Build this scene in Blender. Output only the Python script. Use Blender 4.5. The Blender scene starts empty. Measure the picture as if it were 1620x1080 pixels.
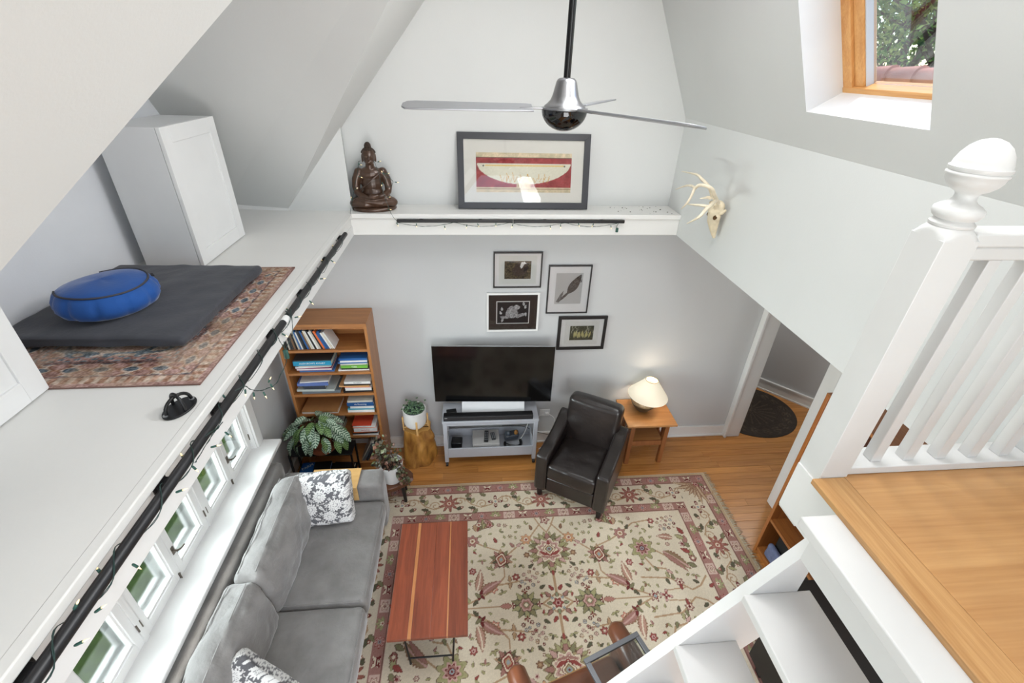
import bpy, bmesh, math, random
import numpy as np
from mathutils import Vector, Matrix, noise
random.seed(7)
rng = np.random.default_rng(7)
S = bpy.context.scene
COL = S.collection
PI = math.pi
R = math.radians

# ------------------------------------------------------------------ camera
F_PX = 731.36
pitch, yaw, roll = R(31.0918), R(5.7881), R(1.8906)
fw = Vector((math.sin(yaw)*math.cos(pitch), math.cos(yaw)*math.cos(pitch), -math.sin(pitch)))
rt = Vector((math.cos(yaw), -math.sin(yaw), 0))
up = rt.cross(fw)
r2 = rt*math.cos(roll) + up*math.sin(roll)
u2 = -rt*math.sin(roll) + up*math.cos(roll)
CAM = Vector((0, 0, 3.6))
cd = bpy.data.cameras.new('camera')
cam = bpy.data.objects.new('camera', cd)
COL.objects.link(cam)
cd.sensor_width = 36
cd.lens = F_PX/1620*36
cd.clip_start = 0.02
cd.clip_end = 200
m3 = Matrix((r2, u2, -fw)).transposed()
cam.matrix_world = Matrix.Translation(CAM) @ m3.to_4x4()
S.camera = cam

# ------------------------------------------------------------------ light
S.view_settings.view_transform = 'Standard'
S.view_settings.look = 'None'
S.view_settings.gamma = 1
S.view_settings.exposure = 0.0
S.view_settings.use_curve_mapping = False

W = bpy.data.worlds.new('world')
S.world = W
W.use_nodes = True
wn = W.node_tree.nodes
wl = W.node_tree.links
bg = wn['Background']
sky = wn.new('ShaderNodeTexSky')
sky.sky_type = 'NISHITA'
sky.sun_disc = False
sky.sun_elevation = R(60)
sky.sun_rotation = R(60)
sky.altitude = 200
wl.new(sky.outputs['Color'], bg.inputs['Color'])
bg.inputs['Strength'].default_value = 0.5

def light(name, kind, loc, direction, energy, color=(1, 1, 1), size=None, shape='RECTANGLE'):
    ld = bpy.data.lights.new(name, kind)
    ld.energy = energy
    ld.color = color
    o = bpy.data.objects.new(name, ld)
    COL.objects.link(o)
    o.location = loc
    o.rotation_euler = Vector(direction).to_track_quat('-Z', 'Y').to_euler()
    if kind == 'AREA':
        ld.shape = shape
        ld.size = size[0]
        if shape in ('RECTANGLE', 'ELLIPSE'):
            ld.size_y = size[1]
    return o

sun = light('sun', 'SUN', (6, 6, 12), (-0.42, -0.25, -0.87), 4.2, (1, 0.95, 0.87))
sun.data.angle = R(0.6)
# daylight at the casements; unseen fill lights added above, behind and in the hall
light('window_daylight', 'AREA', (-2.45, 1.87, 1.75), (1, 0, -0.30), 275, (0.97, 0.99, 1.0), (2.6, 1.3))
light('ridge_fill', 'AREA', (0.66, 1.55, 4.545), (0, 0, -1), 33, (0.98, 0.99, 1.0), (0.74, 2.4))  # added fill strip under the flat ceiling, no glazing there
light('roof_fill', 'AREA', (1.36, -1.6, 3.95), (-0.9, 0.6, -0.4), 30, (0.98, 0.99, 1.0), (1.0, 0.9))  # added fill at an assumed, unseen roof window on the right slope
light('roof_fill', 'AREA', (-0.30, -0.9, 3.95), (0.76, 0.25, -0.65), 4, (0.98, 0.99, 1.0), (1.0, 0.9))  # added weak fill at an assumed, unseen roof window on the left slope
light('skylight_fill', 'AREA', (1.19, 1.85, 4.25), (-0.9, 0.0, -0.42), 21, (0.98, 0.99, 1.0), (0.8, 0.45))  # extra fill added inside the slope above the skylight, brightens the loft
light('rear_upper_fill', 'AREA', (0.3, -2.45, 3.75), (0, 1, -0.10), 22, (0.99, 0.99, 1.0), (2.6, 2.0))  # added fill behind the camera, in the assumed upper rear opening
light('rear_lower_fill', 'AREA', (0.7, -2.45, 1.25), (0, 1, 0.0), 112, (0.99, 0.99, 1.0), (2.6, 1.9))  # added fill for the lower room, in the assumed lower rear opening
light('hall_fill', 'AREA', (3.75, 3.9, 2.43), (0, 0, -1), 14, (1, 0.97, 0.93), (0.3,), 'DISK')  # fill light added to brighten the hall, no fitting modelled

# ------------------------------------------------------------------ materials
def lin(c):
    return tuple(((x/255)/12.92 if x/255 <= 0.04045 else ((x/255+0.055)/1.055)**2.4) for x in c)

MATS = {}
def base(name, col, rough=0.5, metal=0.0, spec=0.5):
    m = bpy.data.materials.new(name)
    m.use_nodes = True
    b = m.node_tree.nodes['Principled BSDF']
    b.inputs['Base Color'].default_value = (*lin(col), 1)
    b.inputs['Roughness'].default_value = rough
    b.inputs['Metallic'].default_value = metal
    b.inputs['Specular IOR Level'].default_value = spec
    return m, m.node_tree.nodes, m.node_tree.links, b

def tex_vec(n, l, scale=(1, 1, 1), rnd=False, coord='Object'):
    tc = n.new('ShaderNodeTexCoord')
    mp = n.new('ShaderNodeMapping')
    mp.inputs['Scale'].default_value = scale
    l.new(tc.outputs[coord], mp.inputs['Vector'])
    if rnd:
        oi = n.new('ShaderNodeObjectInfo')
        mu = n.new('ShaderNodeMath'); mu.operation = 'MULTIPLY'; mu.inputs[1].default_value = 37
        l.new(oi.outputs['Random'], mu.inputs[0])
        cx = n.new('ShaderNodeCombineXYZ')
        for i in range(3):
            l.new(mu.outputs[0], cx.inputs[i])
        l.new(cx.outputs[0], mp.inputs['Location'])
    return mp

def add_bump(n, l, b, src, strength, dist=0.01):
    bp = n.new('ShaderNodeBump')
    bp.inputs['Strength'].default_value = strength
    bp.inputs['Distance'].default_value = dist
    l.new(src, bp.inputs['Height'])
    l.new(bp.outputs[0], b.inputs['Normal'])

def mat(name, col, rough=0.5, metal=0.0, spec=0.5, var=0.0, vs=6, bump=0.0, bs=60, coat=0, sheen=0, emit=None, es=0, bd=0.01):
    if name in MATS:
        return MATS[name]
    m, n, l, b = base(name, col, rough, metal, spec)
    mp = tex_vec(n, l)
    nz = n.new('ShaderNodeTexNoise'); nz.inputs['Scale'].default_value = vs; nz.inputs['Detail'].default_value = 4
    l.new(mp.outputs[0], nz.inputs['Vector'])
    cr = n.new('ShaderNodeValToRGB')
    v = max(var, 0.02)
    c = lin(col)
    cr.color_ramp.elements[0].position = 0.3; cr.color_ramp.elements[1].position = 0.7
    cr.color_ramp.elements[0].color = (*[x*(1-v) for x in c], 1)
    cr.color_ramp.elements[1].color = (*[min(1, x*(1+v)) for x in c], 1)
    l.new(nz.outputs['Fac'], cr.inputs['Fac'])
    l.new(cr.outputs['Color'], b.inputs['Base Color'])
    if bump:
        nb = n.new('ShaderNodeTexNoise'); nb.inputs['Scale'].default_value = bs; nb.inputs['Detail'].default_value = 6
        l.new(mp.outputs[0], nb.inputs['Vector'])
        add_bump(n, l, b, nb.outputs['Fac'], bump, bd)
    if coat:
        b.inputs['Coat Weight'].default_value = coat; b.inputs['Coat Roughness'].default_value = 0.15
    if sheen:
        b.inputs['Sheen Weight'].default_value = sheen; b.inputs['Sheen Roughness'].default_value = 0.4
    if emit:
        b.inputs['Emission Color'].default_value = (*lin(emit), 1); b.inputs['Emission Strength'].default_value = es
    MATS[name] = m
    return m

def wood(name, dark, light_, axis=0, rough=0.35, scale=1.0, coat=0.15, rnd=True, tone=0.12, bump=0.06):
    if name in MATS:
        return MATS[name]
    m, n, l, b = base(name, dark, rough)
    sc = [9*scale]*3; sc[axis] = 0.7*scale
    mp = tex_vec(n, l, tuple(sc), rnd)
    nz = n.new('ShaderNodeTexNoise'); nz.inputs['Scale'].default_value = 2.2; nz.inputs['Detail'].default_value = 7
    nz.inputs['Roughness'].default_value = 0.62; nz.inputs['Distortion'].default_value = 0.9
    l.new(mp.outputs[0], nz.inputs['Vector'])
    sc2 = [90*scale]*3; sc2[axis] = 2.5*scale
    mp2 = tex_vec(n, l, tuple(sc2), rnd)
    nf = n.new('ShaderNodeTexNoise'); nf.inputs['Scale'].default_value = 2; nf.inputs['Detail'].default_value = 3
    l.new(mp2.outputs[0], nf.inputs['Vector'])
    ad = n.new('ShaderNodeMix'); ad.data_type = 'FLOAT'; ad.inputs[0].default_value = 0.35
    l.new(nz.outputs['Fac'], ad.inputs[2]); l.new(nf.outputs['Fac'], ad.inputs[3])
    cr = n.new('ShaderNodeValToRGB')
    cr.color_ramp.elements[0].position = 0.32; cr.color_ramp.elements[1].position = 0.68
    cr.color_ramp.elements[0].color = (*lin(dark), 1); cr.color_ramp.elements[1].color = (*lin(light_), 1)
    l.new(ad.outputs[0], cr.inputs['Fac'])
    out = cr.outputs['Color']
    if rnd:
        oi = n.new('ShaderNodeObjectInfo')
        mr = n.new('ShaderNodeMapRange'); mr.inputs[3].default_value = 1-tone; mr.inputs[4].default_value = 1+tone
        l.new(oi.outputs['Random'], mr.inputs[0])
        hs = n.new('ShaderNodeHueSaturation')
        l.new(mr.outputs[0], hs.inputs['Value']); l.new(out, hs.inputs['Color'])
        out = hs.outputs['Color']
    l.new(out, b.inputs['Base Color'])
    add_bump(n, l, b, nf.outputs['Fac'], bump, 0.004)
    b.inputs['Coat Weight'].default_value = coat; b.inputs['Coat Roughness'].default_value = 0.2
    MATS[name] = m
    return m

def attr_mat(name, rough=0.8, bump=0.0, bs=300, sheen=0, spec=0.3):
    if name in MATS:
        return MATS[name]
    m, n, l, b = base(name, (128, 128, 128), rough, 0, spec)
    a = n.new('ShaderNodeAttribute'); a.attribute_name = 'Col'
    l.new(a.outputs['Color'], b.inputs['Base Color'])
    if bump:
        mp = tex_vec(n, l)
        nb = n.new('ShaderNodeTexNoise'); nb.inputs['Scale'].default_value = bs; nb.inputs['Detail'].default_value = 3
        l.new(mp.outputs[0], nb.inputs['Vector'])
        add_bump(n, l, b, nb.outputs['Fac'], bump, 0.005)
    if sheen:
        b.inputs['Sheen Weight'].default_value = sheen
    MATS[name] = m
    return m

def glass(name, tint=(250, 252, 252), refl=1.0, rough=0.0):
    if name in MATS:
        return MATS[name]
    m = bpy.data.materials.new(name); m.use_nodes = True
    n = m.node_tree.nodes; l = m.node_tree.links
    n.remove(n['Principled BSDF'])
    tr = n.new('ShaderNodeBsdfTransparent'); tr.inputs['Color'].default_value = (*lin(tint), 1)
    gl = n.new('ShaderNodeBsdfGlossy'); gl.inputs['Roughness'].default_value = rough
    fr = n.new('ShaderNodeFresnel'); fr.inputs['IOR'].default_value = 1.45
    mu = n.new('ShaderNodeMath'); mu.operation = 'MULTIPLY'; mu.inputs[1].default_value = refl
    mx = n.new('ShaderNodeMixShader')
    l.new(fr.outputs[0], mu.inputs[0]); l.new(mu.outputs[0], mx.inputs[0])
    l.new(tr.outputs[0], mx.inputs[1]); l.new(gl.outputs[0], mx.inputs[2])
    l.new(mx.outputs[0], n['Material Output'].inputs['Surface'])
    MATS[name] = m
    return m

# ------------------------------------------------------------------ mesh helpers
class MB:
    def __init__(s):
        s.v = []; s.f = []
    def add(s, vs, fs):
        o = len(s.v)
        s.v += [tuple(v) for v in vs]
        s.f += [tuple(i+o for i in f) for f in fs]
        return s
    def box(s, x0, x1, y0, y1, z0, z1, M=None):
        vs = [Vector((x, y, z)) for z in (z0, z1) for y in (y0, y1) for x in (x0, x1)]
        if M is not None:
            vs = [M @ v for v in vs]
        return s.add(vs, [(0, 2, 3, 1), (4, 5, 7, 6), (0, 1, 5, 4), (2, 6, 7, 3), (0, 4, 6, 2), (1, 3, 7, 5)])
    def quad(s, *p):
        return s.add(p, [tuple(range(len(p)))])
    def prism(s, poly, axis, a, b):
        def P(u, v, w):
            return {0: (w, u, v), 1: (u, w, v), 2: (u, v, w)}[axis]
        n = len(poly)
        vs = [P(u, v, a) for u, v in poly] + [P(u, v, b) for u, v in poly]
        fs = [tuple(range(n-1, -1, -1)), tuple(range(n, 2*n))] + [(i, (i+1) % n, n+(i+1) % n, n+i) for i in range(n)]
        return s.add(vs, fs)
    def tube(s, pts, r, n=8, cap=True, flat=None):
        pts = [Vector(p) for p in pts]
        rs = r if isinstance(r, (list, tuple)) else [r]*len(pts)
        vs = []; fs = []
        ref = None
        for i, p in enumerate(pts):
            t = (pts[min(i+1, len(pts)-1)] - pts[max(i-1, 0)])
            if t.length < 1e-9:
                t = Vector((0, 0, 1))
            t.normalize()
            if ref is None:
                ref = Vector((0, 0, 1)) if abs(t.z) < 0.9 else Vector((1, 0, 0))
            a = ref - t*ref.dot(t)
            if a.length < 1e-6:
                a = t.orthogonal()
            a.normalize(); b = t.cross(a); ref = a
            fl = flat or 1
            for k in range(n):
                an = 2*PI*k/n
                vs.append(p + (a*math.cos(an)*fl + b*math.sin(an))*rs[i])
        for i in range(len(pts)-1):
            for k in range(n):
                k2 = (k+1) % n
                fs.append((i*n+k, i*n+k2, (i+1)*n+k2, (i+1)*n+k))
        if cap:
            fs.append(tuple(range(n-1, -1, -1))); fs.append(tuple((len(pts)-1)*n+k for k in range(n)))
        return s.add(vs, fs)
    def lathe(s, prof, c=(0, 0, 0), n=24, M=None, cap=True):
        vs = []; fs = []
        for r, z in prof:
            for k in range(n):
                a = 2*PI*k/n
                v = Vector((c[0]+r*math.cos(a), c[1]+r*math.sin(a), c[2]+z))
                vs.append(M @ v if M is not None else v)
        for i in range(len(prof)-1):
            for k in range(n):
                k2 = (k+1) % n
                fs.append((i*n+k, i*n+k2, (i+1)*n+k2, (i+1)*n+k))
        if cap:
            fs.append(tuple(range(n-1, -1, -1))); fs.append(tuple((len(prof)-1)*n+k for k in range(n)))
        return s.add(vs, fs)
    def ball(s, c, r, nu=16, nv=10, M=None):
        if not isinstance(r, (tuple, list)):
            r = (r, r, r)
        vs = [Vector((0, 0, -1))]; fs = []
        for j in range(1, nv):
            ph = -PI/2 + PI*j/nv
            for k in range(nu):
                a = 2*PI*k/nu
                vs.append(Vector((math.cos(ph)*math.cos(a), math.cos(ph)*math.sin(a), math.sin(ph))))
        vs.append(Vector((0, 0, 1)))
        for k in range(nu):
            k2 = (k+1) % nu
            fs.append((0, 1+k2, 1+k)); fs.append((len(vs)-1, 1+(nv-2)*nu+k, 1+(nv-2)*nu+k2))
            for j in range(nv-2):
                fs.append((1+j*nu+k, 1+j*nu+k2, 1+(j+1)*nu+k2, 1+(j+1)*nu+k))
        out = []
        for v in vs:
            w = Vector((v.x*r[0], v.y*r[1], v.z*r[2]))
            if M is not None:
                w = M @ w
            out.append(w + Vector(c))
        return s.add(out, fs)
    def mesh(s, name):
        me = bpy.data.meshes.new(name)
        me.from_pydata(s.v, [], s.f)
        bm = bmesh.new(); bm.from_mesh(me)
        bmesh.ops.recalc_face_normals(bm, faces=bm.faces)
        bm.to_mesh(me); bm.free()
        me.update()
        return me
    def build(s, name, m, parent=None, smooth=0, bevel=0, seg=2, sub=0):
        return link(name, s.mesh(name), m, parent, smooth, bevel, seg, sub)

def link(name, me, m, parent=None, smooth=0, bevel=0, seg=2, sub=0):
    if m is not None and not me.materials:
        me.materials.append(m)
    o = bpy.data.objects.new(name, me)
    COL.objects.link(o)
    if parent is not None:
        o.parent = parent
    if smooth:
        me.shade_smooth()
        if smooth != 180:
            me.set_sharp_from_angle(angle=R(smooth))
    if bevel:
        bv = o.modifiers.new('bevel', 'BEVEL'); bv.width = bevel; bv.segments = seg; bv.limit_method = 'ANGLE'; bv.angle_limit = R(35)
        bv.harden_normals = False
        if not smooth:
            me.shade_smooth(); me.set_sharp_from_angle(angle=R(35))
    if sub:
        sb = o.modifiers.new('sub', 'SUBSURF'); sb.levels = sub; sb.render_levels = sub
    return o

def tag(o, label, cat, group=None, kind=None):
    o['label'] = label; o['category'] = cat
    if group: o['group'] = group
    if kind: o['kind'] = kind
    return o

def thing(name, label, cat, loc=(0, 0, 0), rz=0.0, group=None):
    o = bpy.data.objects.new(name, None)
    COL.objects.link(o)
    o.empty_display_size = 0.05
    o.location = loc; o.rotation_euler = (0, 0, rz)
    return tag(o, label, cat, group)

def struct(name, mb, m, parent=None, bevel=0, smooth=0):
    o = mb.build(name, m, parent, bevel=bevel, smooth=smooth) if isinstance(mb, MB) else link(name, mb, m, parent)
    o['kind'] = 'structure'
    return o

def place(o, loc, rot=(0, 0, 0), scale=None):
    o.location = loc; o.rotation_euler = rot
    if scale is not None:
        o.scale = (scale,)*3 if not isinstance(scale, (tuple, list)) else scale
    return o

def np_mesh(name, P, faces, cols=None):
    """fast mesh from numpy verts (N,3) + quads (M,4), optional srgb 0-255 colours (N,3)"""
    me = bpy.data.meshes.new(name)
    N = len(P); M_ = len(faces); k = faces.shape[1]
    me.vertices.add(N); me.vertices.foreach_set('co', np.asarray(P, np.float32).ravel())
    me.loops.add(M_*k); me.loops.foreach_set('vertex_index', np.asarray(faces, np.int32).ravel())
    me.polygons.add(M_); me.polygons.foreach_set('loop_start', np.arange(0, M_*k, k, dtype=np.int32))
    me.update(calc_edges=True)
    if cols is not None:
        set_cols(me, cols)
    me.shade_smooth()
    return me

def set_cols(me, cols):
    c = np.asarray(cols, np.float64)/255
    c = np.where(c <= 0.04045, c/12.92, ((np.clip(c, 0, 1)+0.055)/1.055)**2.4)
    a = me.color_attributes.new('Col', 'FLOAT_COLOR', 'POINT')
    full = np.ones((len(c), 4), np.float32); full[:, :3] = c
    a.data.foreach_set('color', full.ravel())

def grid_faces(nx, ny):
    i = np.arange(nx*ny).reshape(ny, nx)
    return np.stack([i[:-1, :-1], i[:-1, 1:], i[1:, 1:], i[1:, :-1]], -1).reshape(-1, 4)

def noise2(nx, ny, sx, sy, seed=0):
    """smooth value noise field in 0..1"""
    g = np.random.default_rng(seed).random((sy+2, sx+2))
    xs = np.linspace(0, sx-1e-3, nx); ys = np.linspace(0, sy-1e-3, ny)
    xi = xs.astype(int); yi = ys.astype(int)
    fx = xs-xi; fy = ys-yi
    fx = fx*fx*(3-2*fx); fy = fy*fy*(3-2*fy)
    a = g[np.ix_(yi, xi)]; b = g[np.ix_(yi, xi+1)]; c = g[np.ix_(yi+1, xi)]; d = g[np.ix_(yi+1, xi+1)]
    fx = fx[None, :]; fy = fy[:, None]
    return (a*(1-fx)+b*fx)*(1-fy)+(c*(1-fx)+d*fx)*fy

class Canvas:
    """flat print or weave drawn in metres, origin at the centre"""
    def __init__(s, w, h, res, col):
        s.w, s.h = w, h
        s.nx = max(2, int(round(w/res))+1); s.ny = max(2, int(round(h/res))+1)
        s.a = np.empty((s.ny, s.nx, 3)); s.a[:] = col
        s.x = np.linspace(-w/2, w/2, s.nx); s.y = np.linspace(-h/2, h/2, s.ny)
    def win(s, cx, cy, r):
        i0, i1 = np.searchsorted(s.x, [cx-r, cx+r]); j0, j1 = np.searchsorted(s.y, [cy-r, cy+r])
        if i1 <= i0 or j1 <= j0:
            return None
        X, Y = np.meshgrid(s.x[i0:i1]-cx, s.y[j0:j1]-cy)
        return slice(j0, j1), slice(i0, i1), X, Y
    def put(s, w, m, col, alpha=1.0):
        sub = s.a[w[0], w[1]]
        sub[m] = sub[m]*(1-alpha)+np.array(col, float)*alpha
    def rect(s, x0, x1, y0, y1, col):
        i0, i1 = np.searchsorted(s.x, [x0, x1]); j0, j1 = np.searchsorted(s.y, [y0, y1])
        s.a[j0:j1, i0:i1] = col
    def flower(s, cx, cy, r, n, rings, depth=0.22, rot=0.0, sq=1.0):
        w = s.win(cx, cy, r*1.3/min(1, sq))
        if w is None: return
        X, Y = w[2], w[3]*sq
        rho = np.hypot(X, Y); th = np.arctan2(Y, X)+rot
        for k, (fr, col) in enumerate(rings):
            d = depth if fr > 0.4 else depth*0.4
            s.put(w, rho < r*fr*(1-d+d*np.cos(n*th)), col)
    def leaf(s, cx, cy, L, Wd, ang, col, edge=None, serr=0, vein=None, bend=0.0):
        """leaf starting at cx,cy growing along ang"""
        w = s.win(cx, cy, L*1.15)
        if w is None: return
        c, sn = math.cos(ang), math.sin(ang)
        u = (w[2]*c + w[3]*sn)/L; v = (-w[2]*sn + w[3]*c)/L
        v = v - bend*u*u
        hw = Wd/L*0.5*np.sin(PI*np.clip(u, 0, 1)**0.75)
        if serr:
            hw = hw*(0.78+0.3*np.abs(np.sin(u*PI*serr)))
        ok = (u > 0) & (u < 1)
        if edge is not None:
            s.put(w, ok & (np.abs(v) < hw), edge)
            s.put(w, ok & (np.abs(v) < hw*0.72), col)
        else:
            s.put(w, ok & (np.abs(v) < hw), col)
        if vein is not None:
            s.put(w, ok & (np.abs(v) < 0.03) & (u < 0.9), vein)
    def line(s, pts, wd, col):
        for (x0, y0), (x1, y1) in zip(pts[:-1], pts[1:]):
            cx, cy = (x0+x1)/2, (y0+y1)/2
            L = math.hypot(x1-x0, y1-y0)
            if L < 1e-6: continue
            w = s.win(cx, cy, L/2+wd)
            if w is None: continue
            ux, uy = (x1-x0)/L, (y1-y0)/L
            t = np.clip(w[2]*ux+w[3]*uy, -L/2, L/2)
            d = np.hypot(w[2]-t*ux, w[3]-t*uy)
            s.put(w, d < wd/2, col)
    def poly(s, pts, col, alpha=1.0):
        P = np.array(pts); cx, cy = (P.min(0)+P.max(0))/2
        w = s.win(cx, cy, max(P.max(0)-P.min(0))/2+1e-3)
        if w is None: return
        X, Y = w[2]+cx, w[3]+cy
        ins = np.zeros(X.shape, bool); j = len(P)-1
        for i in range(len(P)):
            xi, yi = P[i]; xj, yj = P[j]
            c = ((yi > Y) != (yj > Y)) & (X < (xj-xi)*(Y-yi)/((yj-yi) or 1e-9)+xi)
            ins ^= c; j = i
        s.put(w, ins, col, alpha)
    def grain(s, amt, seed=0, cell=3):
        r_ = np.random.default_rng(seed)
        s.a += (r_.random((s.ny, s.nx, 1))-0.5)*amt
        s.a += (noise2(s.nx, s.ny, max(2, s.nx//(cell*10)), max(2, s.ny//(cell*10)), seed)[..., None]-0.5)*amt
        np.clip(s.a, 0, 255, out=s.a)
    def mesh(s, name, z=0.0):
        X, Y = np.meshgrid(s.x, s.y)
        Z = np.full_like(X, z) if np.isscalar(z) else z
        return np_mesh(name, np.stack([X, Y, Z], -1).reshape(-1, 3), grid_faces(s.nx, s.ny), s.a.reshape(-1, 3))
    def sample(s, x, y):
        i = np.clip(((np.asarray(x)+s.w/2)/s.w*(s.nx-1)).round().astype(int), 0, s.nx-1)
        j = np.clip(((np.asarray(y)+s.h/2)/s.h*(s.ny-1)).round().astype(int), 0, s.ny-1)
        return s.a[j, i]

def softbox(hx, hy, hz, r, n=14, bulge=(0, 0, 0), wr=0.0, ws=6.0, seed=0, M=None, nn=None):
    """rounded, slightly bulging upholstered block -> (verts, faces)"""
    h = np.array([hx, hy, hz], float)
    nn = nn or [max(3, int(n*x/max(h))+2) for x in h]
    vs = []; fs = []; key = {}
    def vid(p):
        k = (round(p[0], 5), round(p[1], 5), round(p[2], 5))
        if k not in key:
            key[k] = len(vs); vs.append(p)
        return key[k]
    for ax in range(3):
        a, b = [(1, 2), (2, 0), (0, 1)][ax]
        for sg in (-1, 1):
            ga = np.linspace(-1, 1, nn[a]+1); gb = np.linspace(-1, 1, nn[b]+1)
            ga = np.sin(ga*PI/2)*0.35+ga*0.65; gb = np.sin(gb*PI/2)*0.35+gb*0.65
            idx = [[None]*(nn[b]+1) for _ in range(nn[a]+1)]
            for i, u in enumerate(ga):
                for j, v in enumerate(gb):
                    p = [0, 0, 0]; p[ax] = sg; p[a] = float(u); p[b] = float(v)
                    idx[i][j] = vid(p)
            for i in range(nn[a]):
                for j in range(nn[b]):
                    q = (idx[i][j], idx[i+1][j], idx[i+1][j+1], idx[i][j+1])
                    fs.append(q if sg > 0 else q[::-1])
    U = np.array(vs)
    P = U*h
    inner = np.clip(P, -(h-r), h-r)
    d = P-inner; ln = np.linalg.norm(d, axis=1, keepdims=True)
    P = np.where(ln > 1e-9, inner+d/np.maximum(ln, 1e-9)*r, P)
    for ax in range(3):
        a, b = [(1, 2), (2, 0), (0, 1)][ax]
        P[:, ax] *= 1+bulge[ax]*(1-U[:, a]**2)*(1-U[:, b]**2)
    if wr:
        for i in range(len(P)):
            q = Vector(P[i]*ws)+Vector((seed*3.1, seed*1.7, 0))
            P[i] += (U[i]/np.linalg.norm(U[i]))*wr*(noise.noise(q)+0.5*noise.noise(q*2.3))
    out = [Vector(p) for p in P]
    if M is not None:
        out = [M @ v for v in out]
    return out, fs

def soft(name, m, parent, hx, hy, hz, r, M=None, **k):
    v, f = softbox(hx, hy, hz, r, M=M, **k)
    return MB().add(v, f).build(name, m, parent, smooth=180)

def text_mesh(body, size, m, parent, loc, rot, name='title', extrude=0.0004):
    cu = bpy.data.curves.new('txt', 'FONT')
    cu.body = body; cu.size = size; cu.align_x = 'CENTER'; cu.align_y = 'CENTER'; cu.extrude = extrude
    cu.resolution_u = 2
    o = bpy.data.objects.new('txt', cu)
    COL.objects.link(o)
    bpy.context.view_layer.update()
    me = bpy.data.meshes.new_from_object(o.evaluated_get(bpy.context.evaluated_depsgraph_get()))
    bpy.data.objects.remove(o)
    me.materials.clear()
    t = link(name, me, m, parent)
    place(t, loc, rot)
    return t

def Rot(axis, deg):
    return Matrix.Rotation(R(deg), 4, axis)
def Tr(x, y, z):
    return Matrix.Translation((x, y, z))

# palette
white = mat('white_paint', (226, 226, 224), 0.42, bump=0.04, bs=25)
trimw = mat('white_trim_paint', (232, 232, 230), 0.35, bump=0.03, bs=30)
plaster_up = mat('pale_grey_plaster', (208, 209, 207), 0.85, bump=0.05, bs=120, var=0.012, vs=1.5)
plaster_lo = mat('grey_plaster', (196, 197, 197), 0.85, bump=0.05, bs=120, var=0.012, vs=1.5)
ledgep = mat('painted_ledge', (222, 221, 217), 0.45, bump=0.10, bs=14, var=0.02, vs=3)
black = mat('black_metal', (26, 26, 27), 0.38, 0.2)
blackp = mat('black_plastic', (18, 18, 19), 0.35)
oak = wood('oak_floor', (166, 106, 50), (206, 146, 80), 0, 0.32, 1.0, tone=0.13)
cherry = wood('cherry_wood', (146, 92, 48), (186, 128, 74), 2, 0.4, 1.0, rnd=True, tone=0.05)
# ------------------------------------------------------------------ structure
D = 3.80           # back wall
ZC = 2.437         # underside of the loft
ZL = 2.603         # loft floor / ledges
XR = 1.67          # right knee wall
XL = -1.80         # left outer wall
YR = -2.4          # rear wall

def PL(z):         # main left roof slope
    return -0.922+(z-3.183)/1.164
def PR(z):         # main right roof slope
    return XR-(z-3.27)/2.15
ZT = 4.55

# floor with separate oak boards
fl = MB(); fl.box(-2.0, 4.8, YR, 5.4, -0.12, -0.012)
floor = struct('floor', fl, mat('subfloor', (96, 66, 38), 0.8))
lens_ = [0.9, 1.25, 1.6, 2.0]
pw = 0.083
plank_me = []
for L in lens_:
    me = MB().box(-L/2, L/2, -pw/2+0.0012, pw/2-0.0012, -0.012, 0.0).mesh('plank')
    me.materials.append(oak)
    plank_me.append(me)
y = 1.55
row = 0
while y < 5.0:
    x = -1.8 - random.random()*0.9
    xe = 2.95 if y < 2.7 else 4.5
    while x < xe:
        k = random.randrange(4)
        L = lens_[k]
        if x+L > -1.75:
            o = link('plank', plank_me[k], None, floor)
            o.location = (x+L/2, y+pw/2, random.uniform(-0.0004, 0.0004))
        x += L+0.0015
    y += pw
    row += 1
rest = MB(); rest.box(-1.8, 2.95, YR, 1.55, -0.012, -0.001)
rest.build('plank', oak, floor)

# back wall, lower and upper
b = MB()
b.box(-2.0, 3.02, D, D+0.15, -0.01, ZC)
struct('wall_back', b, plaster_lo)
b = MB()
b.add([(-1.45, D, ZC), (XR+0.02, D, ZC), (XR+0.02, D, 3.27), (PR(ZT), D, ZT), (PL(ZT), D, ZT), (-0.922, D, 3.183), (-1.45, D, 2.6),
       (-1.45, D+0.1, ZC), (XR+0.02, D+0.1, ZC), (XR+0.02, D+0.1, 3.27), (PR(ZT), D+0.1, ZT), (PL(ZT), D+0.1, ZT), (-0.922, D+0.1, 3.183), (-1.45, D+0.1, 2.6)],
      [(0, 1, 2, 3, 4, 5, 6), (13, 12, 11, 10, 9, 8, 7)])
struct('wall_back_upper', b, plaster_up)
# back ledge
b = MB()
b.box(-0.8925, XR, 3.53, D, ZC, ZL); b.box(-1.10, -0.8925, 3.661, D, ZC, ZL-0.0006)
struct('ledge_back', b, ledgep, bevel=0.004)
b = MB(); b.box(-0.88, XR, 3.516, 3.53, ZL-0.035, ZL+0.002)
struct('trim_1', b, ledgep, bevel=0.003)
# loose grit and paint chips on the ledge top
b = MB()
for i in range(26):
    x = random.uniform(1.15, 1.64); yy = random.uniform(3.56, 3.78); s = random.uniform(0.0015, 0.0045)
    b.box(x-s, x+s, yy-s*0.7, yy+s*0.7, ZL, ZL+s*0.8)
o = b.build('grit', mat('grit_brown', (70, 58, 46), 0.9))
tag(o, 'small dark grit scattered on the white ledge right of the framed bowl picture', 'grit', kind='stuff')

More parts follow.
